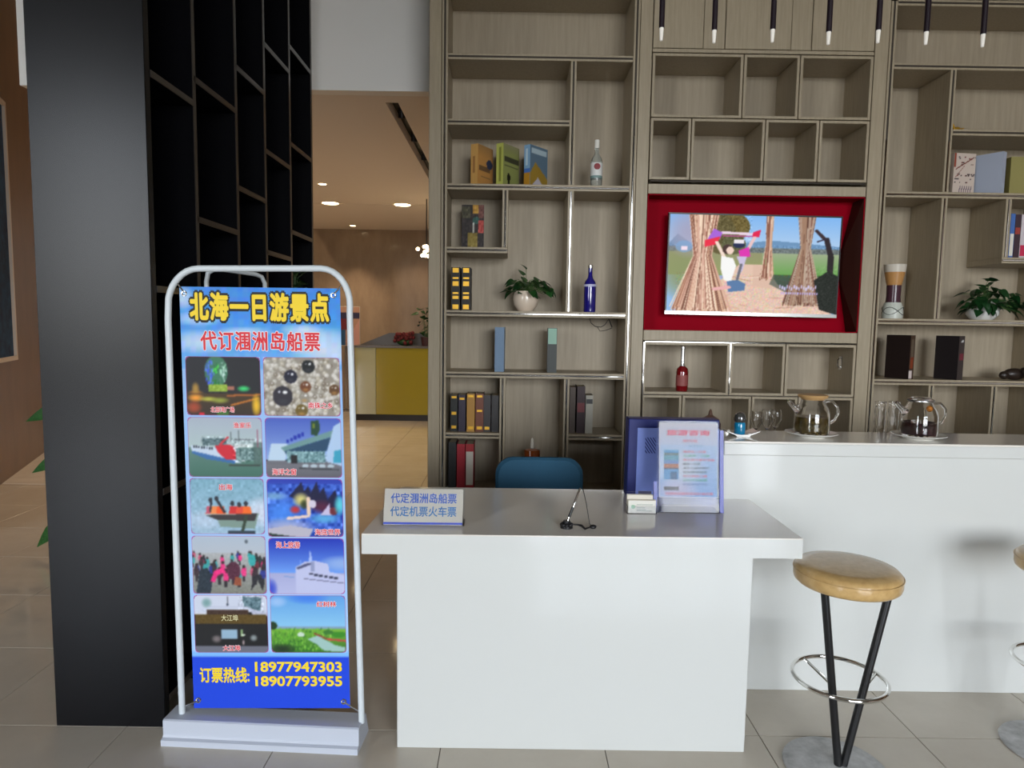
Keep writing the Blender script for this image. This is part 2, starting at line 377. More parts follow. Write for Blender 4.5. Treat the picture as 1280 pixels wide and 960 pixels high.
for x0, x1, z in ((-.425, .745, .12), (-.425, -.07, .402), (.39, .745, .402), (-.425, -.07, .804), (.39, .745, .804), (-.425, .745, 1.209), (-.425, .745, 1.611), (-.425, -.031, 2.019), (-.425, .745, 2.420), (-.425, .352, 2.823), (-.425, .745, 3.224), (-.425, .745, 3.665)):
    hboard(lb, x0, x1, z)
vboard(lb, -.051, .14, 1.19); vboard(lb, .371, .14, 1.19); vboard(lb, .371, 1.63, 2.401); vboard(lb, .371, 2.439, 3.205); vboard(lb, -.05, 2.039, 2.401)

mb_ = thing('wall_media_unit', 'taupe oak wall unit with box cubbies above and below a crimson niche', 'wall unit', (1.57, W, 0))
xl, xr = .866, 2.266
MB().box(.786, xl - .004, W, BK + .03, 0, 6.5, .002).build('side_panel', WOOD, mb_)
MB().box(xr + .004, 2.354, W, BK + .03, 0, 6.5, .002).build('side_panel', WOOD, mb_)
px = [xl, 1.184, 1.321, 1.737, 1.868, xr]
for k in range(5): MB().box(px[k] + .002, px[k + 1] - .002, W + (.004 if k % 2 else 0), W + .03, 3.295, 6.5, .002).build('upper_panel', WOOD, mb_)
MB().box(xl, xr, W + .002, W + .03, 3.270, 3.291, .001).build('rail', WOOD, mb_)
MB().box(xl, xr, W + .001, W + .2, 2.394, 2.456, .002).build('rail', WOOD, mb_)
MB().box(xl, xr, W + .001, W + .2, 1.452, 1.520, .002).build('rail', WOOD, mb_)
MB().box(xl, xr, W + .01, BK, 0, .28).build('plinth', WOOD, mb_)
def cubby(p, x0, x1, z0, z1):
    t = .017; g = .003; x0 += g; x1 -= g; z0 += g; z1 -= g; m = MB()
    m.box(x0, x0 + t, W - .002, BK, z0, z1, .0015); m.box(x1 - t, x1, W - .002, BK, z0, z1, .0015)
    m.box(x0 + t, x1 - t, W - .002, BK, z0, z0 + t, .0015); m.box(x0 + t, x1 - t, W - .002, BK, z1 - t, z1, .0015)
    c = m.build('cubby', WOOD, p)
    MB().box(x0 + t, x1 - t, BK - .012, BK, z0 + t, z1 - t).build('cubby_back', WOODB, c)
for x0, x1 in ((xl, 1.445), (1.445, 1.802), (1.802, xr)): cubby(mb_, x0, x1, 2.868, 3.265)
for x0, x1 in ((xl, 1.129), (1.129, 1.60), (1.60, 1.945), (1.945, xr)): cubby(mb_, x0, x1, 2.48, 2.868)
for x0, x1 in ((xl, 1.438), (1.438, 1.802), (1.802, xr)): cubby(mb_, x0, x1, 1.096, 1.444)
for x0, x1 in ((xl, 1.134), (1.134, 1.593), (1.593, 1.9), (1.9, xr)): cubby(mb_, x0, x1, .72, 1.096)
for x0, x1 in ((xl, 1.438), (1.438, 1.802), (1.802, xr)): cubby(mb_, x0, x1, .29, .72)
for z in (1.444, 1.096, 2.474): strip(mb_, xl + .01, xr - .01, z - .004, z + .004, z < 2)
MB().box(xl + .002, xl + .010, W - .004, W + .004, .3, 1.44).build('trim_strip', CHROME, mb_)
MB().box(1.436, 1.443, W - .004, W + .004, 1.10, 1.44).build('trim_strip', CHROME, mb_)
# crimson niche
m = MB(); m.box(xl, xr, W + .15, W + .16, 1.52, 2.392); m.box(xl, xl + .006, W + .002, W + .15, 1.52, 2.392); m.box(xl, xr, W + .002, W + .15, 1.521, 1.527); m.box(xl, xr, W + .002, W + .15, 2.385, 2.391)
m.box(xr - .006, xr, W + .002, W + .15, 1.52, 2.392)
nb = m.build('niche_lining', RED, mb_)
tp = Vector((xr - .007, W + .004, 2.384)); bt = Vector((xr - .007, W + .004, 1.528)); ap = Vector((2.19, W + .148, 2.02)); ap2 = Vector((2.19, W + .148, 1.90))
MB().add([tp, bt, ap2, ap, (xr - .007, W + .148, 2.384), (xr - .007, W + .148, 1.528)], [(0, 1, 2, 3), (0, 3, 4), (1, 5, 2), (3, 2, 5, 4), (0, 4, 5, 1)]).build('dark_corner_wedge', REDD, mb_)  # dark wedge forming a left-pointing triangle at the niche's right side

rb = thing('wall_bookcase', 'taupe oak wall bookcase right of the television niche, cut by the right edge', 'bookcase', (2.97, W, 0))
MB().box(2.358, 3.6, BK, BK + .02, 0, 6.5).build('back_panel', WOODB, rb)
XR = 3.56
vboard(rb, 2.377, .1, 3.60, name='side_board'); vboard(rb, XR, .1, 3.60, name='side_board')
MB().box(2.358, 3.58, W + .02, BK, 0, .1).build('plinth', WOOD, rb)
MB().box(3.585, 3.68, W, BK + .03, 0, 6.5, .003).build('side_panel', WOOD, rb)
MB().box(2.36, 2.771, W, W + .02, 3.615, 6.5, .002).build('upper_panel', WOOD, rb); MB().box(2.775, 3.58, W, W + .02, 3.615, 6.5, .002).build('upper_panel', WOOD, rb)
for x0, x1, z in ((2.396, XR - T, .12), (2.396, XR - T, .402), (2.396, XR - T, .80), (2.396, XR - T, 1.202), (2.396, XR - T, 1.60), (3.173, XR - T, 2.005), (2.396, XR - T, 2.413), (2.796, XR - T, 2.806), (2.396, XR - T, 3.208), (2.396, XR - T, 3.592)):
    hboard(rb, x0, x1, z)
vboard(rb, 2.777, .82, 1.183); vboard(rb, 3.192, .82, 1.183); vboard(rb, 2.777, 1.619, 2.394); vboard(rb, 3.192, 2.024, 2.394); vboard(rb, 2.777, 2.432, 3.189)

# ================================================================== TELEVISION
TVY = W + .05
tl, tr, br_, bl = at(837.3, 264.8, TVY), at(1053.4, 270.7, TVY), at(1046.3, 397, TVY), at(830.8, 392.3, TVY)
tv = thing('television', 'flat television showing two women by straw bundles, hung in the crimson niche', 'television', tuple((bl + br_) / 2))
u = ((tr - tl) + (br_ - bl)) / 2; tw = u.length; u.normalize(); vv = ((tl - bl) + (tr - br_)) / 2; th = vv.length; vv = (vv - u * vv.dot(u)).normalized(); nn = u.cross(vv)  # towards the viewer (-Y)
c0 = bl; TP = planef(c0, u, vv, nn)
def slab(a0, b0, a1, b1, w0, w1, P=None):
    P = P or TP; m = MB(); pts = [P(a, b, w) for a in (a0, a1) for b in (b0, b1) for w in (w0, w1)]
    return m.add(pts, [(0, 1, 3, 2), (4, 6, 7, 5), (0, 4, 5, 1), (2, 3, 7, 6), (0, 2, 6, 4), (1, 5, 7, 3)])
slab(0, 0, tw, th, -.035, -.002).build('housing', BLACKP, tv)
slab(.0, .0, tw, .022, -.002, .003).build('lower_bezel', mat('silver_bezel', (.7, .72, .7), .25, .5), tv)
slab(0, .022, .009, th, -.002, .002).build('side_bezel', BLACKP, tv); slab(tw - .009, .022, tw, th, -.002, .002).build('side_bezel', BLACKP, tv)
slab(.009, th - .010, tw - .009, th, -.002, .002).build('top_bezel', BLACKP, tv)
slab(tw * .3, th * .3, tw * .7, th * .7, -.095, -.035).build('wall_bracket', BLACKP, tv)
p = Pic(300, 174, (150, 190, 235)); R_ = random.Random(3)
p.grad(0, .4, (130, 185, 245), (190, 215, 240))
p.poly([(0, .3), (.05, .2), (.16, .33), (.3, .32), (.45, .28), (.6, .25), (.78, .27), (1, .3), (1, .45), (0, .45)], (110, 150, 190))
p.rect(0, .33, 1, .40, (110, 120, 120)); p.noise(14, 5, 0, .3, 1, .42, cell=2)
p.grad(.38, .62, (160, 175, 140), (105, 165, 80), .55, 1); p.grad(.38, .62, (150, 150, 110), (150, 160, 100), 0, .55); p.grad(.6, .72, (70, 105, 60), (60, 70, 60), .5, 1)
p.soft(.08, .6, .14, .3, (140, 150, 100), .9); p.soft(.12, .18, .16, .28, (170, 160, 185), .8)
p.ell(.34, .12, .13, .16, (110, 95, 45)); p.ell(.30, .2, .09, .2, (100, 90, 50)); p.ell(.38, .3, .07, .1, (95, 95, 60)); p.noise(16, 6, .2, 0, .48, .35, cell=2)
p.poly([(.42, .5), (.56, .5), (.66, .72), (.86, .86), (.98, 1), (.06, 1), (.25, .75), (.36, .6)], (232, 198, 178)); p.noise(18, 7, .05, .6, .9, 1, False, 1)
p.poly([(.5, .5), (.58, .52), (.62, .75), (.5, .72)], (225, 190, 170))
for k in range(26):
    x = .2 + R_.random() * .7; y = .62 + R_.random() * .36; p.line(x, y, x + R_.uniform(-.1, .12), y + R_.uniform(-.02, .03), .0035, R_.choice([(180, 130, 110), (245, 225, 205), (205, 160, 140)]), .8)
def sheaf(cx, topw, ty, midw, my, botw, by, n, sh):
    for k in range(n):
        f = R_.uniform(-1, 1); g = f + R_.uniform(-.2, .2); c = R_.choice([(232, 198, 172), (205, 160, 130), (245, 220, 195), (120, 76, 60), (150, 98, 80), (215, 170, 150)]); c = tuple(int(q * sh) for q in c)
        p.line(cx + f * topw, ty, cx + g * midw, my, .003, c); p.line(cx + g * midw, my, cx + g * botw + R_.uniform(-.01, .01), by - R_.random() * .05, .003, c)
sheaf(.585, .02, 0, .015, .3, .04, .66, 50, 1.0); sheaf(.20, .085, 0, .045, .42, .15, 1.0, 330, 1.03); sheaf(.80, .05, 0, .025, .32, .105, .92, 220, .8)
p.line(.86, .14, .92, .24, .012, (60, 45, 50)); p.line(.92, .22, .95, .4, .016, (45, 35, 40)); p.line(.95, .38, .96, .95, .018, (40, 34, 36)); p.line(.87, .25, .92, .22, .006, (50, 40, 60)); p.poly([(.86, .65), (.94, .55), (1, .6), (1, 1), (.9, .95)], (35, 40, 34)); p.noise(14, 8, .86, .5, 1, 1)
p.poly([(.62, .6), (.72, .62), (.7, .78), (.6, .7)], (70, 85, 75), .7)
for k in range(16): x = .66 + k * .014; p.rect(x, .70 + (k % 3) * .012, x + .008, .735 + (k % 3) * .012, (210, 200, 240)); p.rect(x + .01, .775, x + .017, .80, (190, 175, 235))
# two people with a scarf
p.line(.31, .18, .50, .19, .013, (240, 215, 235)); p.line(.32, .21, .50, .215, .006, (190, 80, 150)); p.poly([(.21, .3), (.26, .14), (.31, .18), (.30, .24), (.22, .33)], (170, 100, 220)); p.poly([(.21, .26), (.30, .22), (.28, .3), (.21, .33)], (240, 40, 70)); p.poly([(.49, .17), (.535, .14), (.525, .22), (.485, .22)], (230, 30, 80))
p.line(.28, .28, .33, .44, .011, (250, 225, 210)); p.line(.50, .22, .46, .36, .01, (240, 200, 200)); p.ell(.345, .35, .03, .05, (70, 45, 40)); p.ell(.36, .36, .022, .04, (245, 215, 200)); p.ell(.41, .30, .035, .035, (30, 40, 80)); p.rect(.38, .25, .44, .29, (240, 235, 240))
p.poly([(.41, .36), (.47, .32), (.48, .42), (.42, .43)], (225, 50, 180)); p.poly([(.31, .42), (.38, .44), (.40, .52), (.37, .70), (.33, .66), (.31, .55)], (252, 252, 250)); p.poly([(.40, .42), (.46, .42), (.44, .56), (.40, .66), (.42, .5)], (205, 195, 225)); p.poly([(.35, .68), (.41, .66), (.46, .70), (.455, .77), (.36, .79)], (90, 125, 170)); p.line(.28, .76, .36, .74, .016, (240, 180, 180))
p.line(.43, .5, .41, .66, .008, (110, 110, 120)); p.ell(.09, .33, .05, .06, (130, 170, 215), .7); p.rect(.075, .33, .11, .37, (250, 225, 240))
p.blur(1)
panel('screen', p, tv, TP(.009, .022, .0003), u * (tw - .018), vv * (th - .032), scm)

# ================================================================== COUNTERS
bar = thing('bar_counter', 'long white bar counter with two teapots on it, running off the right edge', 'counter', (2.6, 2.85, 0))
BX0, BX1 = .878, 4.6
MB().box(BX0 + .004, BX1, 2.745, 2.99, 0, 1.02, .002).build('body', WHITE, bar)
MB().box(BX0, BX1, 2.71, 3.01, 1.022, 1.072, .003).build('top_slab', WHITE, bar)
MB().box(BX0 + .0005, BX1, 2.7105, 3.0095, 1.072, 1.08, .0015).build('top_surface', WHITETOP, bar)
bkc = thing('back_counter', 'lower service counter hidden behind the bar, glasses and jars on it', 'counter', (2.6, 3.25, 0))
MB().box(.82, BX1, 3.015, 3.45, .95, .98, .002).build('worktop', WHITETOP, bkc)
MB().box(.84, BX1, 3.03, 3.42, 0, .95, .002).build('cabinet', WHITE, bkc)
dk = thing('reception_desk', 'white lacquered reception desk with overhanging top, in front of the blue chair', 'desk', (.25, 2.5, 0))
MB().box(-.393, .872, 2.318, 2.735, 0, .76, .002).build('pedestal', WHITE, dk)
DT = [(-.495, 2.212), (1.004, 2.226), (1.004, 2.742), (.868, 2.742), (.868, 2.875), (-.47, 2.875)]
MB().prism(DT, .76, .826).build('top_slab', WHITE, dk)
DT2 = [(x + (.0006 if x < 0 else -.0006), y + (.0006 if y < 2.5 else -.0006)) for x, y in DT]
MB().prism(DT2, .826, .83).build('top_surface', WHITETOP, dk)

# ================================================================== BLUE CHAIR
ch = thing('office_chair', 'blue upholstered chair behind the white reception desk', 'chair', (.157, 3.25, 0))
def rrect(w, h, r, n=7, cx=0, cz=0):
    pts = []
    for (sx, sz, a0) in ((1, 1, 0), (-1, 1, 90), (-1, -1, 180), (1, -1, 270)):
        for k in range(n): a = math.radians(a0 + 90 * k / (n - 1)); pts.append((cx + sx * (w / 2 - r) + r * math.cos(a), cz + sz * (h / 2 - r) + r * math.sin(a)))
    return pts
def cushion(name, w, h, r, t, parent, m, fn):
    M = MB(); n = 28; rings = []
    for f, d in ((.0, 0), (.93, 0), (1, .3), (1, .7), (.93, 1), (.0, 1)):
        rings.append([fn(x * (1 if f > .99 else (f * w - 0) / w if f else 0), z * (f if f < .99 else 1), d * t) for x, z in rrect(w, h, r)])
    vs = [q for R in rings for q in R]; k = len(rings[0]); fs = []
    for i in range(len(rings) - 1):
        for j in range(k): fs.append((i * k + j, i * k + (j + 1) % k, (i + 1) * k + (j + 1) % k, (i + 1) * k + j))
    M.add(vs, fs); b = bmesh.new(); me = bpy.data.meshes.new('x'); me.from_pydata(M.v, [], M.f); b.from_mesh(me); bmesh.ops.remove_doubles(b, verts=b.verts[:], dist=1e-5); M.v = []; M.f = []; M.bm(b); bpy.data.meshes.remove(me)
    return M.build(name, m, parent, smooth=True)
cushion('backrest', .455, .34, .09, .05, ch, CHAIRB, lambda x, z, d: (.157 + x, 3.43 + d - .25 * x * x, .685 + z + .06 * 0))
cushion('seat', .46, .44, .08, .07, ch, CHAIRB, lambda x, z, d: (.157 + x, 3.20 + z, .42 + d))
MB().tube([(.157, 3.25, .40), (.157, 3.44, .42), (.157, 3.49, .5), (.157, 3.485, .68)], .016).build('back_support', BLACKP, ch, True)
MB().tube([(.157, 3.2, .08), (.157, 3.2, .42)], .025, 12).build('column', STEEL, ch, True)
for k in range(5):
    a = 2 * math.pi * k / 5 + .3; ex, ey = .157 + .27 * math.cos(a), 3.2 + .27 * math.sin(a)
    g = MB().tube([(.157, 3.2, .11), (ex, ey, .065)], [.022, .014], 8).build('leg', BLACKP, ch, True)
    MB().sphere((ex, ey, .027), .027, 10).build('caster', BLACKP, g, True)

# ================================================================== STOOLS
def make_stool(label, cx, cy):
    st = thing('bar_stool', label, 'stool', (cx, cy, 0), group='bar stools at the white counter')
    MB().lathe([(.0, .0), (.172, .0), (.175, .004), (.172, .009), (.06, .018), (.03, .022), (0, .022)], (cx, cy, 0), 48).build('base', grain('worn_steel', (.30, .30, .30), (.62, .62, .62), (14, 14, 14), .3, 1.2, 6, 0), st, True)
    s = MB().lathe([(0, .67), (.12, .67), (.160, .673), (.168, .68), (.171, .69), (.171, .71), (.168, .724), (.158, .734), (.12, .739), (.0, .74)], (cx, cy, 0), 48).build('seat', SEAT, st, True)
    MB().tube([(cx + .1715 * math.cos(a * .1309), cy + .1715 * math.sin(a * .1309), .716) for a in range(48)], .0022, 6, True).build('piping', SEAT, s, True)
    MB().lathe([(0, .655), (.11, .655), (.11, .669), (0, .669)], (cx, cy, 0), 32).build('seat_plate', BLACKP, st, True)
    for sx in (-1, 1):
        MB().tube([(cx + .012 + sx * .010, cy - .012, .021), (cx + .022 + sx * .116, cy - .03, .662)], .0132, 10).build('leg', BLACKP, st, True)
    rg = MB().tube([(cx + .152 * math.cos(2 * math.pi * k / 48), cy + .01 + .152 * math.sin(2 * math.pi * k / 48), .33) for k in range(48)], .0075, 10, True).build('foot_ring', CHROME, st, True)
    for lx, ang in ((cx - .050, 112), (cx + .092, 8)):
        a = math.radians(ang); MB().tube([(lx, cy - .018, .326), (cx + .150 * math.cos(a), cy + .01 + .150 * math.sin(a), .33)], .0048, 8).build('ring_strut', CHROME, rg, True)
    return st
STCX, STCY = 1.165, 2.235
st1 = make_stool('gold-topped bar stool standing whole in front of the bar, beside the desk', STCX, STCY)
st1.rotation_euler = (0, 0, math.radians(4))
dup(st1, (2.045, 2.36, 0), math.radians(-20), 'gold-topped bar stool mostly cut off by the right edge of the photo')

# ================================================================== BANNER STAND
BL0 = Vector((-1.197, 2.37, .09)); BU = Vector((.672, -.035, 0)).normalized(); BNb = Vector((-BU.y, BU.x, 0)); BV = (Vector((0, 0, 1)) + BNb * .04).normalized(); BN = -BU.cross(BV) * -1
BN = BU.cross(BV)  # towards the viewer
if BN.y > 0: BN = -BN
def BP(uu, v_, w=0): return BL0 + BU * uu + BV * v_ + BN * w
ba = thing('banner_stand', 'white tube banner stand with blue travel poster of sights and phone numbers', 'banner stand', (BL0.x + .33, BL0.y, 0))
# base tray: profile extruded along BU
prof = [(-.075, 0), (-.075, .022), (-.062, .026), (-.058, .034), (-.058, .086), (-.052, .09), (.04, .09), (.075, .0)]
M = MB(); L0 = Vector((-1.243, 2.382, 0)); n = len(prof); wv = .722
M.add([L0 + BU * 0 + BNb * q[0] + Vector((0, 0, q[1])) for q in prof] + [L0 + BU * wv + BNb * q[0] + Vector((0, 0, q[1])) for q in prof], [tuple(range(n)), tuple(range(n, 2 * n))] + [(i, (i + 1) % n, n + (i + 1) % n, n + i) for i in range(n)])
M.build('base', WGREY, ba)
pts = [BP(0, -.004), BP(-.043, 1.45)]
for k in range(1, 9):
    a = math.radians(180 - 90 * k / 8); pts.append(BP(.072 + .115 * math.cos(a) - .002 * k * 0, 1.50 + .135 * math.sin(a)))
for k in range(0, 9):
    a = math.radians(90 - 90 * k / 8); pts.append(BP(.515 + .106 * math.cos(a), 1.51 + .13 * math.sin(a)))
pts += [BP(.62, 1.49), BP(.673, -.006)]
MB().tube(pts, .0115, 12).build('frame', WPAINT, ba, True)
def aBP(a, b, w=0):
    return BP(.045 + a - .0295 * b, .02 + .026 * (a / .585) * (1 - b / 1.556) + b, w)
# rear leg loop, turned away behind
pts = []
q0, q1 = at(258, 352, 2.62), at(332, 360, 2.86)
lft = [Vector((q0.x - .0, 2.66, .02)), Vector((q0.x, 2.62, q0.z - .1)), at(258, 352, 2.62), at(260, 341, 2.62), at(267, 337, 2.63), at(280, 337, 2.66), at(300, 340, 2.73), at(320, 343, 2.82), at(327, 346, 2.85), at(331, 354, 2.86), Vector((q1.x, 2.86, q1.z - .15)), Vector((q1.x, 2.90, .02))]
MB().tube(lft, .009, 10).build('rear_leg', WPAINT, ba, True)
# sheet
p = Pic(60, 156, (170, 200, 240)); 
p.grad(0, .07, (60, 135, 225), (60, 145, 232)); p.grad(.07, .19, (60, 145, 232), (110, 175, 235)); p.grad(.19, .86, (150, 190, 238), (170, 205, 245))
for c in ((.12, .075, .16, .02), (.85, .125, .25, .035), (.75, .1, .14, .015), (.12, .13, .2, .03), (.95, .155, .3, .03), (.4, .105, .2, .01), (.03, .03, .08, .03)): p.soft(*c, (225, 232, 245), .75)
p.noise(5, 4, 0, 0, 1, .18, False, 2); p.rect(0, .872, 1, 1, (30, 72, 218)); p.rect(0, .862, 1, .872, (130, 190, 250))
def bgrid(pic, name, a0, b0, a1, b1, w, parent):
    ob = panel(name, pic, parent, (0, 0, 0), (1, 0, 0), (0, 1, 0), world=False); off = wloc(parent)
    for v in ob.data.vertices:
        q = Vector(aBP(a0 + v.co.x * (a1 - a0), b0 + v.co.y * (b1 - b0), w)) - off; v.co = q
    return ob
sheet = MB().add([aBP(0, 0), aBP(.585, 0), aBP(.585, 1.55), aBP(0, 1.55), aBP(0, 0, -.001), aBP(.585, 0, -.001), aBP(.585, 1.55, -.001), aBP(0, 1.55, -.001)], [(0, 1, 2, 3), (4, 5, 6, 7), (0, 1, 5, 4), (1, 2, 6, 5), (2, 3, 7, 6), (3, 0, 4, 7)]).build('sheet', flat(150, 190, 240), ba)
bgrid(p, 'sheet_print', 0, 0, .585, 1.55, .0006, sheet)
for a, b in ((.018, 1.525), (.562, 1.525), (.018, .03), (.562, .025)):
    c = Vector(aBP(a, b, .002)); M = MB(); nn_ = 16
    M.tube([c + BU * (.008 * math.cos(2 * math.pi * k / nn_)) + BV * (.008 * math.sin(2 * math.pi * k / nn_)) for k in range(nn_)], .003, 6, True); M.build('eyelet', STEEL, sheet, True)
MB().tube([aBP(.018, 1.53, .003), BP(-.022, 1.60, 0)], .003, 6).build('hook', STEEL, ba); MB().tube([aBP(.565, 1.53, .003), BP(.606, 1.60, 0)], .003, 6).build('hook', STEEL, ba)
MB().tube([aBP(.018, .03, .003), BP(-.0, .02, 0)], .003, 6).build('hook', STEEL, ba); MB().tube([aBP(.562, .025, .003), BP(.67, .03, 0)], .003, 6).build('hook', STEEL, ba)
CA, CB = (.013, .288), (.299, .577)
RWS = [(1.087, 1.30), (.862, 1.08), (.643, .857), (.43, .638), (.21, .425)]
PW, PH = 96, 74; MG = (170, 60, 150); LB = (165, 195, 240)
def P1_():
    p = Pic(PW, PH, (24, 26, 32)); p.ell(.41, .25, .155, .26, (60, 120, 90)); r = random.Random(1)
    for k in range(60):
        a = r.uniform(-.9, .9); c = r.choice([(60, 90, 220), (90, 130, 235)]) if a < -.3 else r.choice([(40, 190, 60), (90, 230, 90), (30, 120, 50)]) if a < .3 else r.choice([(170, 220, 190), (90, 130, 110), (200, 230, 220)])
        x = .41 + a * .15; h_ = .25 * math.sqrt(1 - a * a); y = .25 + r.uniform(-1, 1) * h_; p.line(x, y, x + r.uniform(-.02, .02), y + .06, .008, c)
    p.rect(.3, .47, .55, .6, (150, 180, 60)); p.noise(20, 3, .28, .45, .58, .62, True); p.rect(.55, .5, .65, .57, (170, 110, 90)); p.soft(.77, .54, .1, .06, (60, 220, 120)); p.soft(.13, .68, .14, .13, (240, 150, 40)); p.soft(.13, .54, .06, .12, (180, 140, 60))
    p.grad(.62, 1, (70, 50, 24), (46, 34, 24)); p.soft(.13, .7, .12, .08, (245, 160, 50)); p.soft(.3, .72, .14, .05, (190, 190, 70)); p.line(.55, .66, .98, .64, .014, (180, 100, 40)); p.line(.6, .82, .95, .7, .015, (200, 120, 40)); p.soft(.93, .82, .07, .22, (240, 190, 40)); p.soft(.45, .74, .14, .06, (150, 160, 60)); p.rect(.41, .92, .56, 1, (60, 110, 40)); p.rect(.17, .94, .24, 1, (210, 30, 50)); p.soft(.1, .86, .12, .12, (170, 70, 40)); return p
def P2_():
    p = Pic(PW, PH, (150, 142, 130)); r = random.Random(2)
    for k in range(330):
        x, y = r.random(), r.random(); q = r.choice([(200, 195, 185), (172, 165, 152), (218, 212, 204), (120, 108, 92), (190, 180, 160)]); p.ell(x, y, .03, .038, q, .8); p.ell(x - .005, y - .008, .01, .013, (235, 232, 228), .8)
    for x, y, rr, c in ((.59, .16, .085, (16, 20, 22)), (.36, .33, .085, (18, 18, 40)), (.25, .66, .13, (44, 40, 50)), (.55, .5, .07, (110, 62, 34)), (.92, .55, .07, (96, 64, 34)), (.49, .9, .08, (110, 90, 40)), (.53, .68, .07, (150, 142, 128))):
        p.ell(x, y, rr, rr * 1.3, c); p.soft(x, y + rr * .7, rr * .7, rr * .5, (200, 150, 80) if c[0] > 90 else (60, 60, 70), .6); p.ell(x + rr * .25, y - rr * .5, rr * .22, rr * .25, (240, 240, 240)); p.ell(x - rr * .35, y - rr * .55, rr * .12, rr * .14, (220, 220, 230))
    return p
def P3_():
    p = Pic(PW, PH); p.grad(0, .5, (170, 180, 196), (176, 196, 196)); p.grad(.5, 1, (96, 132, 122), (66, 110, 96))
    p.poly([(.04, .47), (.36, .5), (.72, .76), (.6, .76), (.05, .57)], (200, 214, 232)); p.poly([(.05, .56), (.62, .72), (.62, .77), (.25, .7), (.05, .6)], (60, 110, 170)); p.rect(.2, .35, .52, .47, (95, 120, 125)); p.noise(25, 3, .18, .33, .55, .48, cell=2)
    p.poly([(.36, .47), (.56, .46), (.62, .5), (.72, .7), (.5, .7), (.4, .58)], (206, 40, 56)); p.line(.43, .46, .54, .33, .015, (206, 60, 70)); p.poly([(.6, .5), (.66, .5), (.76, .74), (.7, .72)], (235, 225, 235)); p.rect(.62, .36, .9, .38, (90, 90, 100)); p.rect(.62, .44, .86, .5, (205, 215, 215)); p.rect(.64, .52, .95, .72, (110, 140, 140)); p.noise(26, 4, .58, .35, .98, .74, cell=2); p.rect(.88, .42, 1, .8, (80, 105, 100), .7)
    for k in range(8): p.rect(.07 + k * .035, .475 + k * .004, .09 + k * .035, .51 + k * .004, (40, 50, 60))
    p.line(.12, .31, .55, .32, .006, (170, 190, 190)); p.line(.58, .25, .58, .4, .003, (80, 90, 90)); p.line(.68, .22, .68, .4, .003, (80, 90, 90)); p.line(.93, .2, .93, .5, .003, (150, 60, 90)); p.line(.55, .8, .95, .8, .01, (60, 70, 66)); return p
def P4_():
    p = Pic(PW, PH); p.grad(0, .7, (72, 96, 190), (140, 170, 222)); p.rect(0, .72, 1, 1, (110, 110, 118)); p.grad(.78, 1, (116, 116, 124), (96, 96, 104))
    p.poly([(.03, .72), (.08, .43), (.3, .44), (.26, .72)], (190, 212, 232)); p.poly([(.2, .5), (.9, .2), (.88, .31), (.25, .56)], (110, 150, 150)); p.poly([(.25, .56), (.86, .32), (.8, .55), (.3, .66)], (40, 74, 104)); p.poly([(.77, .72), (.9, .14), (1, .06), (1, .8)], (176, 202, 232)); p.rect(.28, .55, .78, .74, (120, 158, 164)); p.noise(26, 3, .28, .54, .8, .75, cell=2); p.rect(.33, .62, .42, .76, (30, 30, 34))
    p.poly([(.6, .06), (.71, .04), (.72, .2), (.68, .3), (.6, .28)], (34, 70, 50)); p.rect(.63, .1, .66, .18, (110, 130, 40)); p.poly([(.9, .55), (1, .52), (1, .75), (.88, .75)], (60, 160, 190))
    for k in range(5): p.rect(.28 + k * .05, .36 - k * .028, .315 + k * .05, .42 - k * .028, (30, 50, 170))
    for k in range(4): p.ell(.52 + k * .11, .8, .045, .03, (180, 196, 206))
    p.line(.45, .84, .95, .86, .012, (60, 66, 70)); return p
def P5_():
    p = Pic(PW, PH); p.grad(0, 1, (126, 172, 192), (160, 190, 212)); p.soft(.95, .6, .25, .3, (216, 222, 238), .9); p.soft(.2, .75, .3, .2, (190, 206, 226), .8); p.noise(7, 2, cell=3)
    p.poly([(.22, .64), (.92, .62), (.86, .9), (.4, .86), (.36, .72)], (128, 152, 142)); p.poly([(.2, .66), (.9, .62), (.86, .76), (.36, .74)], (52, 48, 50)); p.rect(.5, .93, .86, 1, (50, 66, 78)); p.line(.75, .68, .7, .92, .02, (50, 64, 50)); p.line(.2, .63, .6, .64, .012, (190, 190, 180))
    for x, c in ((.27, (200, 90, 110)), (.33, (240, 140, 80)), (.41, (245, 90, 40)), (.58, (210, 50, 50)), (.67, (230, 80, 60)), (.76, (245, 110, 40))): p.poly([(x - .06, .64), (x - .045, .5), (x + .045, .5), (x + .07, .64)], c)
    for x, y in ((.28, .37), (.36, .35), (.57, .43), (.66, .45), (.75, .43)): p.ell(x, y + .02, .027, .045, (40, 44, 54))
    p.line(.37, .4, .46, .6, .018, (36, 40, 50)); p.line(.29, .42, .27, .6, .012, (36, 40, 50)); return p
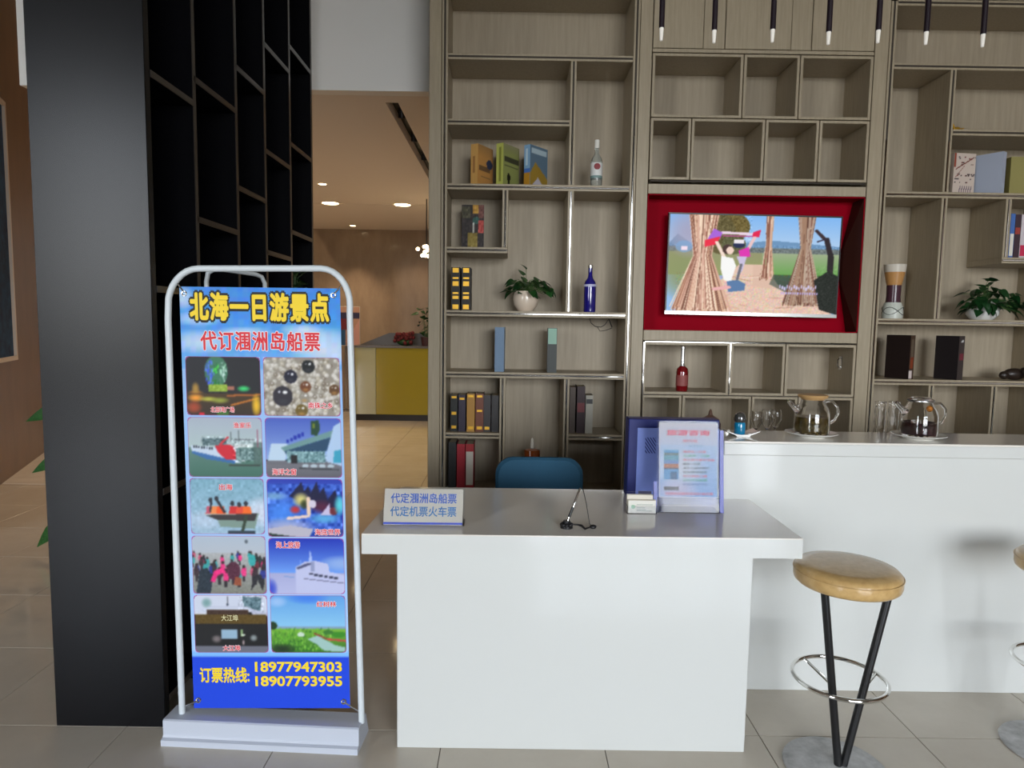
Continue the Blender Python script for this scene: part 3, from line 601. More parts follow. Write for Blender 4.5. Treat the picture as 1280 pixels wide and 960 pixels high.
def P6_():
    p = Pic(PW, PH, (52, 92, 196)); p.noise(22, 2, cell=4); p.soft(.2, .6, .3, .3, (70, 140, 240), .9); p.soft(.1, .3, .2, .08, (140, 190, 210), .7); p.grad(0, .1, (40, 60, 170), (46, 70, 180)); p.soft(.25, .85, .4, .2, (180, 180, 210), .9)
    for a in ((.3, .3, .46, .06), (.4, .4, .55, .12), (.52, .4, .66, .05), (.6, .45, .75, .14), (.72, .5, .9, .18)): p.poly([(a[0], a[1]), (a[2], a[3]), (a[2] + .06, a[1]), (a[2], a[1] + .12)], (16, 20, 60))
    p.soft(.62, .36, .26, .2, (20, 20, 60), 1); p.soft(.72, .48, .16, .14, (90, 26, 60), .9); p.soft(.45, .36, .12, .14, (220, 210, 130), 1); p.soft(.49, .44, .06, .1, (50, 60, 26), 1); p.soft(.37, .53, .08, .08, (200, 44, 40), 1); p.line(.55, .34, .55, .6, .028, (236, 206, 182)); p.line(.54, .64, .28, .68, .026, (232, 206, 196)); p.ell(.6, .43, .05, .07, (214, 206, 222))
    p.soft(.75, .68, .22, .1, (90, 170, 220)); p.poly([(0, .86), (.3, .8), (.6, .86), (.55, 1), (0, .98)], (186, 182, 196)); p.poly([(0, .93), (.4, 1), (0, 1)], (30, 50, 40)); p.poly([(.7, .62), (.82, .42), (.84, .62)], (200, 190, 220)); p.ell(.87, .55, .05, .07, (110, 40, 50)); p.soft(.95, .45, .08, .2, (90, 210, 220)); p.rect(.62, .86, 1, 1, (60, 50, 100), .5); return p
def P7_():
    p = Pic(PW, PH); p.grad(0, .45, (176, 190, 206), (186, 190, 196)); p.grad(.3, 1, (176, 178, 180), (128, 130, 120)); r = random.Random(5)
    cs = [(60, 44, 52), (36, 40, 56), (230, 60, 130), (60, 160, 160), (110, 50, 60), (50, 60, 140), (36, 50, 50), (200, 90, 120), (90, 60, 50)]
    for k in range(38):
        y = .34 + .04 * (k // 4); x = r.random(); s = .05 + (y - .3) * .1; c = r.choice(cs); p.ell(x, y, s * .45, s * 1.1, c); p.ell(x, y - s * 1.1, s * .25, s * .35, (46, 36, 36)); p.rect(x - s * .25, y + s * .8, x + s * .2, y + s * 2.0, (44, 40, 46))
    p.poly([(.05, .98), (.1, .6), (.2, .55), (.28, .7), (.24, .98)], (30, 44, 56)); p.poly([(.24, .78), (.3, .6), (.4, .55), (.46, .62), (.34, .68), (.3, .8)], (236, 50, 130)); p.ell(.56, .6, .09, .16, (84, 40, 60)); p.poly([(.55, .84), (.58, .7), (.66, .72), (.66, .86)], (150, 80, 56)); p.poly([(.78, .95), (.82, .68), (.92, .66), (.97, .8), (.94, .94), (.88, .76)], (40, 40, 46)); p.ell(.81, .42, .05, .1, (60, 170, 170)); p.line(.73, .12, .73, .34, .004, (90, 100, 110)); p.ell(.74, .1, .02, .035, (90, 100, 110)); p.noise(10, 9, 0, .3, 1, 1); return p
def P8_():
    p = Pic(PW, PH); p.grad(0, .62, (28, 52, 178), (110, 160, 240)); p.grad(.62, 1, (168, 172, 214), (184, 188, 226)); p.soft(.95, .45, .3, .15, (150, 180, 230), .9); p.soft(.02, .9, .1, .2, (60, 80, 200))
    p.poly([(.36, 1), (.35, .52), (.48, .42), (.6, .4), (.78, .46), (.8, .6), (1, .66), (1, 1)], (192, 196, 230)); p.poly([(.36, .53), (.5, .45), (.56, .44), (.56, .47), (.38, .56)], (80, 84, 120)); p.line(.42, .4, .42, .48, .006, (130, 170, 240)); p.poly([(.53, .42), (.55, .2), (.58, .42)], (170, 190, 240)); p.rect(.55, .42, .6, .6, (120, 130, 170), .6)
    for k in range(6): p.rect(.53 + k * .065, .62 + k * .014, .58 + k * .065, .655 + k * .014, (56, 60, 86))
    p.line(.46, .72, 1, .8, .006, (90, 90, 130)); p.line(.2, .68, .33, .7, .006, (110, 150, 210)); return p
def P9_():
    p = Pic(PW, PH, (20, 20, 22)); p.rect(0, 0, 1, .3, (206, 212, 228)); p.soft(.18, .14, .08, .1, (120, 160, 160)); p.poly([(.66, .03), (.92, .05), (.9, .28), (.68, .2)], (96, 124, 134)); p.noise(22, 3, .6, 0, .95, .3, cell=2); p.rect(0, .3, .17, .33, (200, 204, 214)); p.poly([(.17, .22), (.75, .22), (.8, .36), (1, .36), (1, .3), (.8, .28), (.74, .2), (.2, .2)], (186, 190, 210))
    p.rect(.02, .34, .98, .5, (92, 72, 30)); p.rect(.18, .26, .74, .34, (62, 42, 32)); p.rect(0, .3, .18, .34, (206, 208, 220)); p.noise(9, 4, 0, .26, 1, .52); p.rect(.36, .59, .58, .76, (150, 180, 202)); p.rect(.63, .6, .66, .72, (140, 170, 120)); p.ell(.66, .69, .03, .02, (220, 230, 210)); p.soft(.3, .76, .08, .08, (130, 120, 120)); p.soft(.8, .74, .06, .07, (150, 160, 160)); p.soft(.66, .82, .02, .06, (200, 180, 180)); p.rect(0, .88, 1, 1, (110, 112, 124)); p.line(.46, .03, .46, .15, .004, (60, 60, 70)); p.ell(.46, .17, .014, .02, (50, 60, 80)); return p
def P10_():
    p = Pic(PW, PH); p.grad(0, .56, (96, 160, 226), (140, 200, 236)); p.soft(.5, .05, .3, .12, (60, 120, 230), .8); p.soft(.1, .12, .14, .1, (170, 200, 240), .8); p.rect(0, .54, 1, .6, (130, 160, 190)); p.grad(.58, 1, (120, 180, 60), (50, 110, 34)); r = random.Random(8)
    for k in range(300): x, y = r.random() * .8, r.uniform(.6, .98); p.line(x, y, x + r.uniform(-.01, .01), y - .04, .006, r.choice([(110, 190, 50), (70, 140, 40), (150, 210, 90), (40, 100, 40)]), .8)
    p.poly([(.48, .76), (.62, .7), (.85, .86), (.98, .9), (.98, .98), (.7, .96), (.6, .84)], (160, 196, 190)); p.line(.58, .66, .75, .76, .012, (150, 60, 50)); p.line(.75, .76, 1, .79, .016, (200, 70, 70)); p.ell(.03, .53, .06, .07, (30, 60, 30)); p.ell(.4, .68, .05, .04, (200, 220, 200)); p.soft(.15, .93, .2, .1, (30, 50, 30)); p.ell(.9, .68, .1, .05, (60, 140, 40)); p.ell(.76, .64, .07, .04, (60, 120, 50)); return p
REDT = flat(222, 40, 52); WHT = flat(240, 236, 240); YEL = flat(250, 216, 40); BLK = flat(12, 14, 10); NAVYT = flat(30, 40, 160)
caps = {0: ('北部湾广场', (.32, .05, .64, .15)), 1: ('南珠之乡', (.58, .13, .9, .24)), 2: ('渔家乐', (.62, .82, .86, .92)), 3: ('海洋之窗', (.08, .04, .4, .15)), 4: ('出海', (.4, .79, .58, .9)), 5: ('海底世界', (.62, .03, .96, .14)), 7: ('海上旅游', (.1, .82, .42, .94)), 8: ('大江埠', (.38, .03, .62, .13)), 9: ('红树林', (.62, .8, .88, .9))}
for i, fn in enumerate((P1_, P2_, P3_, P4_, P5_, P6_, P7_, P8_, P9_, P10_)):
    a0, a1 = (CA, CB)[i % 2]; b0, b1 = RWS[i // 2]
    if i == 4: b0 = .652
    if i == 6: b1 = .645
    pic = fn().blur(1); pic.frame(MG, .08, LB)
    ob = bgrid(pic, 'photo_print', a0, b0, a1, b1, .0012, ba)
    if i in caps:
        s, bx = caps[i]; B = (a0 + bx[0] * (a1 - a0), b0 + bx[1] * (b1 - b0), a0 + bx[2] * (a1 - a0), b0 + bx[3] * (b1 - b0))
        text('caption_outline', s, ob, WHT, aBP, B, .07, .0018, ref=.02); text('caption', s, ob, REDT, aBP, B, .02, .0024)
    if i == 8: text('gate_lettering', '大江埠', ob, flat(220, 215, 170), aBP, (a0 + .37 * .275, b0 + .55 * .215, a0 + .6 * .275, b0 + .66 * .215), .01, .0018)
B = (.036, 1.428, .545, 1.532)
text('title_outline', '北海一日游景点', ba, BLK, aBP, B, .135, .0014, spacing=1.12, ref=.045); text('title_lettering', '北海一日游景点', ba, YEL, aBP, B, .045, .0022, spacing=1.12)
B = (.072, 1.322, .509, 1.393)
text('subtitle_outline', '代订涠洲岛船票', ba, WHT, aBP, B, .06, .0014, spacing=1.1, ref=.025); text('subtitle_lettering', '代订涠洲岛船票', ba, REDT, aBP, B, .025, .0022, spacing=1.1)
text('hotline_lettering', '订票热线:', ba, YEL, aBP, (.026, .096, .214, .155), .03, .0016)
text('phone_number', '18977947303', ba, YEL, aBP, (.235, .137, .559, .176), .03, .0016); text('phone_number', '18907793955', ba, YEL, aBP, (.235, .083, .559, .122), .03, .0016)

# ================================================================== BOOKS
def book(label, loc, rz, w, t, h, cover, spine=None, front=None, name='book', cat='book', group=None, bands=None, lbl=None, pages=PAPERC, parts=True):
    b = thing(name, label, cat, loc, rz, group)
    m = MB(); c = .003
    m.box(0, w, 0, c, 0, h); m.box(0, w, t - c, t, 0, h); m.box(0, c, c, t - c, 0, h)
    cv = m.build('cover', cover, b, world=False)
    MB().box(c, w - .004, c, t - c, .003, h - .003).build('pages', pages, b, world=False)
    if bands:
        bm_, zs = bands
        for z, hh in zs: MB().box(-.001, .004, t * .16, t * .84, z * h - hh / 2, z * h + hh / 2).build('band', bm_, b, world=False)
    if spine is not None: panel('spine_print', spine, b, (-.0012, t - .001, .001), (0, -(t - .002), 0), (0, 0, h - .002), world=False)
    if front is not None: panel('front_print', front, b, (.001, -.0006, .001), (w - .002, 0, 0), (0, 0, h - .002), world=False)
    if lbl: MB().box(-.0012, .001, .003, t - .003, lbl[1] * h, lbl[2] * h).build('label_strip', lbl[0], b, world=False)
    return b
ZB = {k: v + T for k, v in dict(H3=2.420, H4=2.019, H5=1.611, H6=1.209, H7=.804, H8=.402).items()}
def zt(px, py, Y): return at(px, py, Y).z
# upper left: three display books, turned
def fr_book(label, px0, px1, pyt, z, cov, front, spine, rz=58, Y=4.43, w=.185, t=.052):
    x = at(px0, 220, Y).x; h = zt(px0 + 4, pyt, Y) - z
    a = math.radians(rz); return book(label, (x + t * math.sin(a), Y, z), a, w, t, h, cov, spine, front, group='display books on the upper left shelf')
f1 = Pic(24, 40, (205, 150, 84)); f1.rect(.1, .5, .8, .62, (120, 90, 60)); f1.ell(.75, .42, .2, .12, (50, 60, 90)); f1.rect(.2, .75, .8, .77, (150, 110, 70)); f1.grad(0, .3, (170, 130, 80), (205, 150, 84))
s1 = Pic(10, 40, (214, 166, 96)); s1.rect(.3, .3, .6, .7, (170, 120, 70))
fr_book('orange tan book turned three-quarter on the shelf, leftmost of three', 588, 0, 179, ZB['H3'], flat(205, 150, 84), f1, s1, 60, t=.055)
f2 = Pic(24, 40, (150, 156, 90)); f2.rect(.1, .3, .95, .42, (70, 70, 50)); f2.rect(.1, .5, .9, .53, (90, 90, 60)); f2.ell(.35, .78, .1, .1, (20, 20, 16)); f2.rect(.3, .8, .42, .95, (30, 30, 20)); f2.grad(0, .25, (150, 146, 110), (150, 156, 90))
s2 = Pic(10, 40, (186, 190, 96)); s2.rect(.4, .1, .7, .9, (130, 134, 60))
fr_book('lime green book turned three-quarter, between the orange and the blue book', 620, 0, 178, ZB['H3'], flat(172, 174, 100), f2, s2, 56, t=.055)
f3 = Pic(24, 40, (96, 120, 140)); f3.rect(.1, .08, .9, .2, (180, 200, 210)); f3.poly([(.3, .4), (1, .75), (1, 1), (0, 1), (0, .7)], (160, 130, 50)); f3.poly([(.45, .75), (.85, 1), (.1, 1)], (190, 186, 200))
s3 = Pic(10, 40, (130, 168, 200)); s3.rect(.3, .1, .6, .5, (190, 210, 220)); s3.rect(0, .68, 1, 1, (180, 130, 40)); s3.rect(0, .58, 1, .68, (70, 110, 180))
fr_book('blue and ochre book turned three-quarter, rightmost of the three display books', 655, 0, 180, ZB['H3'], flat(110, 140, 165), f3, s3, 50, t=.05)
# dark album in the small cubby
f4 = Pic(28, 40, (34, 22, 20)); f4.rect(.5, 0, .75, .2, (200, 150, 50)); f4.rect(.75, 0, 1, .3, (110, 60, 50)); f4.ell(.65, .35, .15, .08, (40, 90, 80)); f4.rect(.75, .35, 1, .62, (190, 70, 60)); f4.rect(.3, .62, .7, 1, (140, 120, 40)); f4.rect(.5, .4, .58, .62, (190, 190, 180)); f4.rect(0, .05, .4, .3, (70, 66, 40)); f4.noise(14, 3, cell=2)
hx = at(577, 280, 4.55); book('dark art album facing out in the small square cubby', (hx.x, 4.55, ZB['H4']), 0, .148, .03, zt(590, 256, 4.55) - ZB['H4'], flat(34, 24, 22), None, f4)
# black and gold pair
zs = [(.93, .03), (.75, .012), (.62, .03), (.4, .012), (.3, .02), (.08, .03)]
gp = 'black and gold books beside the ivy plant'
for i, (pa, lab) in enumerate(((563, 'black book with gold bands on its spine, next to the bookcase side'), (576, 'black book with gold bands on its spine, nearer the potted plant'))):
    x = at(pa + 12, 360, 4.44).x; book(lab, (x, 4.44, ZB['H5']), math.radians(90), .17, .058, zt(570, 334, 4.44) - ZB['H5'], flat(14, 12, 10), None, None, group=gp, bands=(GOLD, zs))
# blue and grey single books
x = at(630, 440, 4.44).x; book('slim light-blue book standing alone on the shelf', (x, 4.44, ZB['H6']), math.radians(88), .17, .062, zt(624, 409, 4.44) - ZB['H6'], flat(112, 138, 166))
x = at(696, 440, 4.44).x; book('dark grey book with a mint label at the top of its spine', (x, 4.44, ZB['H6']), math.radians(88), .17, .062, zt(690, 410, 4.44) - ZB['H6'], flat(70, 74, 72), lbl=(flat(150, 190, 170), .64, .99))
# row of six
six = [(563, 8, (22, 24, 22), 'black book with pale gold spine ends, first from the left of six', (.94, .12, .5)), (573, 8, (44, 34, 54), 'dark purple book, second of the six in the row', (.9,)), (583.5, 9, (176, 128, 50), 'gold-brown book, third of the six in the row', (.93, .1)), (594.5, 9, (112, 56, 34), 'reddish brown book with bright gilt bands, fourth of the six', (.93, .55, .1)), (604.5, 8, (44, 38, 40), 'charcoal book with a pale mark at its foot, fifth of the six', (.1,)), (614.5, 8, (26, 18, 20), 'nearly black book, last of the six by the divider', ())]
for px_, w_, c_, lab, bz in six:
    x0 = at(px_, 515, 4.45).x; x1 = at(px_ + w_ + .8, 515, 4.45).x
    book(lab, (x1, 4.45, ZB['H7']), math.radians(90), .16, x1 - x0, zt(590, 492 + (2 if w_ == 8 else 0), 4.45) - ZB['H7'], flat(*c_, .35), group='six old books in a row', bands=(GOLD, [(z, .014 if z > .5 else .02) for z in bz]) if bz else None)
three = [(712, 7, (74, 60, 50), 484, 'brown mottled book at the left of three behind the chair'), (721, 10, (52, 30, 34), 483, 'thick dark maroon book in the middle of three'), (732, 9, (176, 172, 158), 494, 'white paperback at the right of three on the lower shelf')]
for px_, w_, c_, py_, lab in three:
    x0 = at(px_, 515, 4.45).x; x1 = at(px_ + w_, 515, 4.45).x
    book(lab, (x1, 4.45, ZB['H7']), math.radians(90), .16, x1 - x0, zt(720, py_, 4.45) - ZB['H7'], flat(*c_), group='three books right of the tall cubby', lbl=(flat(120, 50, 54), .45, .65) if px_ == 721 else ((flat(60, 60, 60), .78, .9) if px_ == 732 else None))
low = [(560.5, 9.5, (40, 40, 40), 553, 'dark grey book at the left end of the bottom shelf', None), (571, 10, (178, 36, 50), 555, 'plain crimson book in the middle of the bottom shelf', None), (582, 10, (176, 44, 48), 555, 'red book with a long white spine label on the bottom shelf', (PAPER, .12, .84))]
for px_, w_, c_, py_, lab, lb_ in low:
    x0 = at(px_, 580, 4.45).x; x1 = at(px_ + w_, 580, 4.45).x
    book(lab, (x1, 4.45, ZB['H8']), math.radians(90), .17, x1 - x0, zt(575, py_, 4.45) - ZB['H8'], flat(*c_), group='three books on the bottom left shelf', lbl=lb_)
# right bookcase
ZR = dict(a=2.413 + T, b=1.202 + T, c=2.005 + T)
f5 = Pic(30, 60, (206, 190, 178)); r = random.Random(4)
for k in range(40): x, y = r.random(), r.choice([.08, .12, .22, .26, .5, .53, .62, .7]); f5.rect(x, y, x + .06, y + .03, r.choice([(70, 50, 50), (120, 50, 45), (90, 80, 80)]))
for k in range(6): f5.line(.3 + k * .1, .98, .35 + k * .1, .82, .02, (80, 60, 90))
f5.rect(0, 0, .1, .35, (150, 70, 50)); f5.line(.1, .4, .9, .1, .015, (120, 60, 50)); f5.line(.1, .6, .5, .3, .012, (160, 120, 110))
x = at(1190, 215, 4.44); b = book('white magazine covered in red and black print, right bookcase', (x.x + .01, 4.44, ZR['a']), math.radians(8), .155, .028, zt(1200, 191, 4.44) - ZR['a'], flat(200, 184, 170), None, f5, group='magazines in the right bookcase')
xa = at(1259, 215, 4.42); h_ = zt(1255, 190, 4.42) - ZR['a']
b = book('large pale grey-blue book with its blank cover turned to the left', (xa.x - .008, 4.425, ZR['a']), math.radians(125), .20, .045, h_, flat(176, 184, 202), None, None, group='magazines in the right bookcase')
xx = at(1263, 215, 4.5); book('olive yellow box file at the right edge of the right bookcase', (xx.x, 4.50, ZR['a']), 0, .21, .05, zt(1270, 196, 4.5) - ZR['a'], flat(150, 142, 84), None, None, name='box_file', cat='file')
cells = [(1262.5, 5.5, (70, 110, 180), 267), (1268.5, 7, (60, 40, 50), 268), (1276, 8, (210, 200, 205), 268)]
labs = ['blue and white spined booklet in the small cubby at the right edge', 'dark maroon booklet beside the blue one in the small right cubby', 'white and pink booklet cut by the right edge of the photo']
for (px_, w_, c_, py_), lab in zip(cells, labs):
    x0 = at(px_, 290, 4.44).x; x1 = at(px_ + w_, 290, 4.44).x
    book(lab, (x1, 4.44, ZR['c']), math.radians(90), .16, x1 - x0, zt(px_, py_, 4.44) - ZR['c'], flat(*c_), group='booklets in the small right cubby', lbl=((PAPER, .05, .55) if px_ < 1265 else ((flat(200, 40, 80), .05, .3) if px_ > 1275 else (flat(160, 60, 50), .55, .7))))
s6 = Pic(8, 40, (70, 52, 40)); s6.rect(.2, .1, .8, .5, (96, 84, 70)); s6.rect(.2, .55, .8, .75, (130, 60, 36)); s6.rect(0, .8, .6, .98, (214, 200, 196)); s6.rect(.3, .5, .9, .56, (120, 50, 30))
xb = at(1134, 445, 4.42); book('dark brown book with a small figure at the foot of its spine', (xb.x + .053, 4.43, ZR['b']), math.radians(115), .17, .048, zt(1138, 419, 4.42) - ZR['b'], flat(34, 22, 20), s6, None, group='dark books on the right bookcase')
s7 = Pic(8, 40, (66, 58, 56)); s7.rect(.3, .4, .9, .55, (120, 50, 60)); s7.ell(.6, .13, .2, .03, (200, 200, 200))
xb = at(1195, 445, 4.42); book('charcoal book with a red square on its spine, beside the dark brown one', (xb.x + .058, 4.43, ZR['b']), math.radians(112), .16, .055, zt(1200, 420, 4.42) - ZR['b'], flat(36, 30, 32), s7, None, group='dark books on the right bookcase')

# ================================================================== BOTTLES, VASES, ORNAMENTS
def zprof(pts, c, base): return [(r, z) for r, z in pts]
def bottle(label, px_, z0, ztop, Y, prof, mats_, cat='bottle'):
    """prof rows: (name, material, [(r, z fraction)])"""
    c = at(px_, 300, Y); g = thing('bottle', label, cat, (c.x, Y, z0)); h = ztop - z0
    for nm, m_, pr in prof: MB().lathe([(r, z * h) for r, z in pr], (c.x, Y, z0), 24).build(nm, m_, g, True)
    return g
cx = at(745, 200, 4.5)
bx_ = at(745, 200, 4.5).x
def bot(label, px, py, Y, z0, ytop, rows):
    x = at(px, py, Y).x; h = at(px, ytop, Y).z - z0; g = thing('bottle', label, 'bottle', (x, Y, z0))
    for nm, m_, pr in rows: MB().lathe([(r, z * h) for r, z in pr], (x, Y, z0), 24).build(nm, m_, g, True)
    return g
bot('clear spirit bottle with white label and white cap, beside the display books', 745.5, 215, 4.46, ZB['H3'], 175, [
    ('glass', mat('tinted_clear_glass', (.80, .86, .84), .03, trans=.85), [(0, 0), (.035, 0), (.038, .03), (.038, .52), (.034, .6), (.018, .68), (.013, .74), (.013, .85), (0, .85)]),
    ('label', flat(226, 226, 224), [(.0385, .22), (.0388, .22), (.0388, .5), (.0385, .5)]), 
    ('lower_label', flat(120, 150, 146), [(.0389, .18), (.0392, .18), (.0392, .23), (.0389, .23)]), ('cap', flat(240, 238, 230), [(0, .82), (.0155, .82), (.0155, .985), (.013, 1), (0, 1)])])
_g = [o for o in bpy.data.objects if o.get('label', '').startswith('clear spirit')][0]; _l = _g.location; MB().sphere((_l.x, _l.y - .0375, _l.z + .125), .021, 14, (1, .2, 1)).build('crest', flat(140, 50, 56), _g, True)
bot('cobalt blue bottle with silver cap, right of the potted plant', 737.5, 360, 4.46, ZB['H5'], 331, [
    ('glass', mat('cobalt_glass', S(30, 24, 120), .06, coat=1), [(0, 0), (.038, 0), (.04, .03), (.04, .56), (.036, .64), (.018, .72), (.014, .78), (.0135, .94), (0, .94)]),
    ('cap', STEEL, [(0, .93), (.015, .93), (.015, .99), (0, 1)]), ('emblem', flat(200, 200, 230), [(.0402, .54), (.0406, .545), (.0406, .58), (.0402, .585)])])
bot('red liquor bottle with silver neck under the television', 853, 460, 4.48, 1.096 + .02, 433, [
    ('glass', mat('ruby_glass', S(120, 8, 18), .08, coat=1), [(0, 0), (.037, 0), (.040, .03), (.040, .42), (.036, .5), (.018, .56), (0, .56)]),
    ('label', flat(150, 80, 76), [(.0403, .12), (.0406, .12), (.0406, .36), (.0403, .36)]), ('neck', mat('pale_silver', (.7, .7, .7), .2, .8), [(0, .54), (.018, .55), (.013, .62), (.0125, .93), (.015, .94), (.015, 1), (0, 1)])])
# amber carafe / diffuser
x = at(665, 570, 4.5).x; z0 = .402 + .2; g = thing('amber_jar', 'amber glass jar with pale spout behind the blue chair', 'jar', (x, 4.5, ZB['H8']))
zc = at(665, 573, 4.5).z; zb_ = at(665, 560, 4.5).z; ztp = at(665, 547, 4.5).z
MB().lathe([(0, ZB['H8']), (.055, ZB['H8']), (.055, zb_ - .01), (.03, zb_), (0, zb_)], (x, 4.5, 0), 24).build('body', mat('amber_glass', S(150, 70, 24), .1, coat=.8), g, True)
MB().lathe([(.012, zb_ - .002), (.012, zb_ + .03), (.008, ztp - .01), (.0, ztp)], (x, 4.5, 0), 16).build('spout', PAPER, g, True)
# vase
x = at(1116, 380, 4.5).x; z0 = 1.60 + T; hh = at(1118, 331, 4.5).z - z0; g = thing('striped_vase', 'tall flared candle vase banded amber, purple and white in the right bookcase', 'vase', (x, 4.5, z0))
for nm, m_, pr in (('foot', flat(200, 204, 194, .3), [(0, 0), (.062, 0), (.064, .1), (.06, .22), (.05, .3), (0, .3)]), ('stem', flat(74, 46, 56, .2), [(.046, .3), (.043, .4), (.045, .62)]), ('amber_band', flat(190, 140, 84, .3), [(.045, .62), (.054, .74), (.062, .86)]), ('rim', flat(212, 204, 190, .3), [(.062, .86), (.066, .93), (.068, 1), (.06, 1), (.04, .95), (0, .95)])):
    q = MB().lathe([(r, z * hh) for r, z in pr], (x, 4.5, z0), 28).build(nm, m_, g, True)
    if nm == 'foot':
        for s_ in (0, math.pi):
            MB().tube([(x + .064 * math.cos(a / 24 * 2 * math.pi), 4.5 + .064 * math.sin(a / 24 * 2 * math.pi), z0 + hh * (.14 + .07 * math.sin(2 * a / 24 * 2 * math.pi + s_))) for a in range(24)], .002, 5, True).build('cord', flat(60, 66, 60), q)
# small ornaments
x = at(1197, 153, 4.5); z0 = 2.806 + T; g = thing('gilt_ornament', 'tiny gilt bird ornament in the upper right cubby', 'ornament', (x.x, 4.5, z0))
MB().sphere((x.x, 4.5, z0 + .022), .022, 10, (1.2, .7, 1)).build('body', GOLD, g, True); MB().tube([(x.x - .018, 4.5, z0 + .025), (x.x - .03, 4.5, z0 + .062)], [.01, .004], 8).build('neck', GOLD, g, True); MB().tube([(x.x + .018, 4.5, z0 + .025), (x.x + .045, 4.5, z0 + .036)], [.01, .002], 8).build('tail', GOLD, g, True)
x = at(1268, 465, 4.5); z0 = ZR['b']; g = thing('dark_sculpture', 'dark carved animal sculpture lying on the right bookcase, at the photo edge', 'sculpture', (x.x, 4.5, z0))
M = MB(); DKW = flat(44, 34, 28, .35)
M.sphere((x.x, 4.5, z0 + .04), .045, 14, (1.7, .8, .88)).sphere((x.x - .075, 4.49, z0 + .032), .026, 12, (1.3, .9, 1.05)).sphere((x.x + .05, 4.48, z0 + .058), .03, 12); M.build('body', DKW, g, True)
MB().tube([(x.x + .05, 4.45, z0 + .085), (x.x + .02, 4.44, z0 + .06), (x.x + .03, 4.44, z0 + .02), (x.x + .07, 4.44, z0 + .012)], .009, 8).build('arm', DKW, g, True); MB().sphere((x.x + .075, 4.46, z0 + .021), .019, 10).build('pale_stone', flat(130, 120, 110), g, True)
# wire glasses hanging at the back
q = lambda a, b: tuple(at(a, b, BK - .008)); g = thing('wire_cable', 'thin black looped cable hanging on the back panel, right of the grey book', 'cable', q(755, 400))
MB().tube([q(737, 398), q(739, 404), q(744, 408), q(751, 409), q(756, 406), q(761, 399)], .0022, 6).build('loop', BLACKP, g, True); MB().tube([q(761, 399), q(765, 409)], .0035, 6).build('thick_end', BLACKP, g, True); MB().tube([q(747, 409), q(750, 414), q(757, 413), q(765, 410)], .002, 6).build('tail', BLACKP, g, True)
q = thing('steel_latch', 'small shiny steel latch on the cubby wall under the television', 'latch', tuple(at(1052, 458, 4.56)))
xx = xr - .022; yy = 4.56
MB().box(xx - .003, xx, yy - .02, yy + .02, 1.27, 1.36, .001).build('plate', STEEL, q); MB().tube([(xx - .008, yy, 1.28), (xx - .02, yy, 1.30), (xx - .02, yy, 1.335), (xx - .006, yy, 1.35)], .004, 8).build('pull', CHROME, q, True)

# ================================================================== PLANTS
def leafmesh(L, Wd, name='leaf', m=None, droop=.25):
    M = MB(); prof = [(0, .0), (.06, .34), (.2, .5), (.42, .46), (.65, .3), (.85, .13), (1, 0)]; vs = []
    for t, w in prof:
        z = -droop * L * t * t; vs += [(t * L, -w * Wd, z + .10 * Wd * (w / .5)), (t * L, 0, z), (t * L, w * Wd, z + .10 * Wd * (w / .5))]
    fs = []
    for i in range(len(prof) - 1):
        a = i * 3; fs += [(a, a + 1, a + 4, a + 3), (a + 1, a + 2, a + 5, a + 4)]
    me = bpy.data.meshes.new(name); me.from_pydata(vs, [], fs); me.materials.append(m or LEAF); me.polygons.foreach_set('use_smooth', [True] * len(me.polygons)); return me
def potted(name, label, cx, cy, z0, potprof, potm, leaves, stem_m, soilr, soilz, lm):
    g = thing(name, label, 'plant', (cx, cy, z0))
    MB().lathe(potprof, (cx, cy, z0), 32, capt=False).build('pot', potm, g, True)
    MB().lathe([(0, soilz), (soilr, soilz)], (cx, cy, z0), 24, capt=False).build('soil', SOIL, g)
    mesh = [leafmesh(1, .8, m=lm), leafmesh(1, .72, m=LEAFD, droop=.4)]
    st = MB()
    for i, (dx, dy, dz, L, yaw, pitch) in enumerate(leaves):
        o = bpy.data.objects.new('leaf', mesh[i % 2]); COL.objects.link(o); o.parent = g; o.location = (dx, dy, dz); o.scale = (L, L, L); o.rotation_euler = (random.uniform(-.5, .5), pitch, yaw)
        b0 = (cx + dx * .15, cy + dy * .15, z0 + soilz - .004); st.tube([b0, (cx + dx * .5, cy + dy * .5, z0 + soilz + (dz - soilz) * .7 + .02), (cx + dx, cy + dy, z0 + dz)], .0016, 5)
    st.build('stems', stem_m, g)
    return g
random.seed(11)
STM = flat(70, 100, 50)
c = at(657, 385, 4.52); lv = []
for k in range(40):
    a = random.uniform(0, 2 * math.pi); rr = random.uniform(.03, .13); dx = rr * math.cos(a); dy = rr * math.sin(a) * .7 - .02; lv.append((dx, dy, .15 + random.uniform(-.02, .09) - rr * .3, random.uniform(.05, .08), a, random.uniform(-.1, .5)))
for k in range(16):
    t = k / 15; lv.append((.09 + .08 * t, -.03 + random.uniform(-.04, .04), .20 - .07 * t + random.uniform(-.03, .03), random.uniform(.045, .065), random.uniform(-1, 1), random.uniform(.1, .8)))
lv += [(-.02, 0, .24, .07, 2.2, -.9), (0, 0, .28, .06, 2.6, -1.0), (-.01, 0, .2, .07, 1.8, -.8)]
potted('pothos_plant', 'green pothos plant in a round cream pot in the left bookcase', c.x, 4.54, ZB['H5'], [(0, 0), (.048, 0), (.052, .006), (.078, .04), (.086, .08), (.082, .115), (.076, .135), (.07, .135), (.07, .125)], CREAM, lv, STM, .07, .125, LEAF)
lv = []
for k in range(70):
    a = random.uniform(0, 2 * math.pi); rr = random.uniform(.03, .16); dx = rr * math.cos(a) * 1.15; dy = rr * math.sin(a) * .6 - .05; lv.append((dx, dy, .14 + random.uniform(-.04, .10) - rr * .35, random.uniform(.05, .085), a, random.uniform(-.1, .7)))
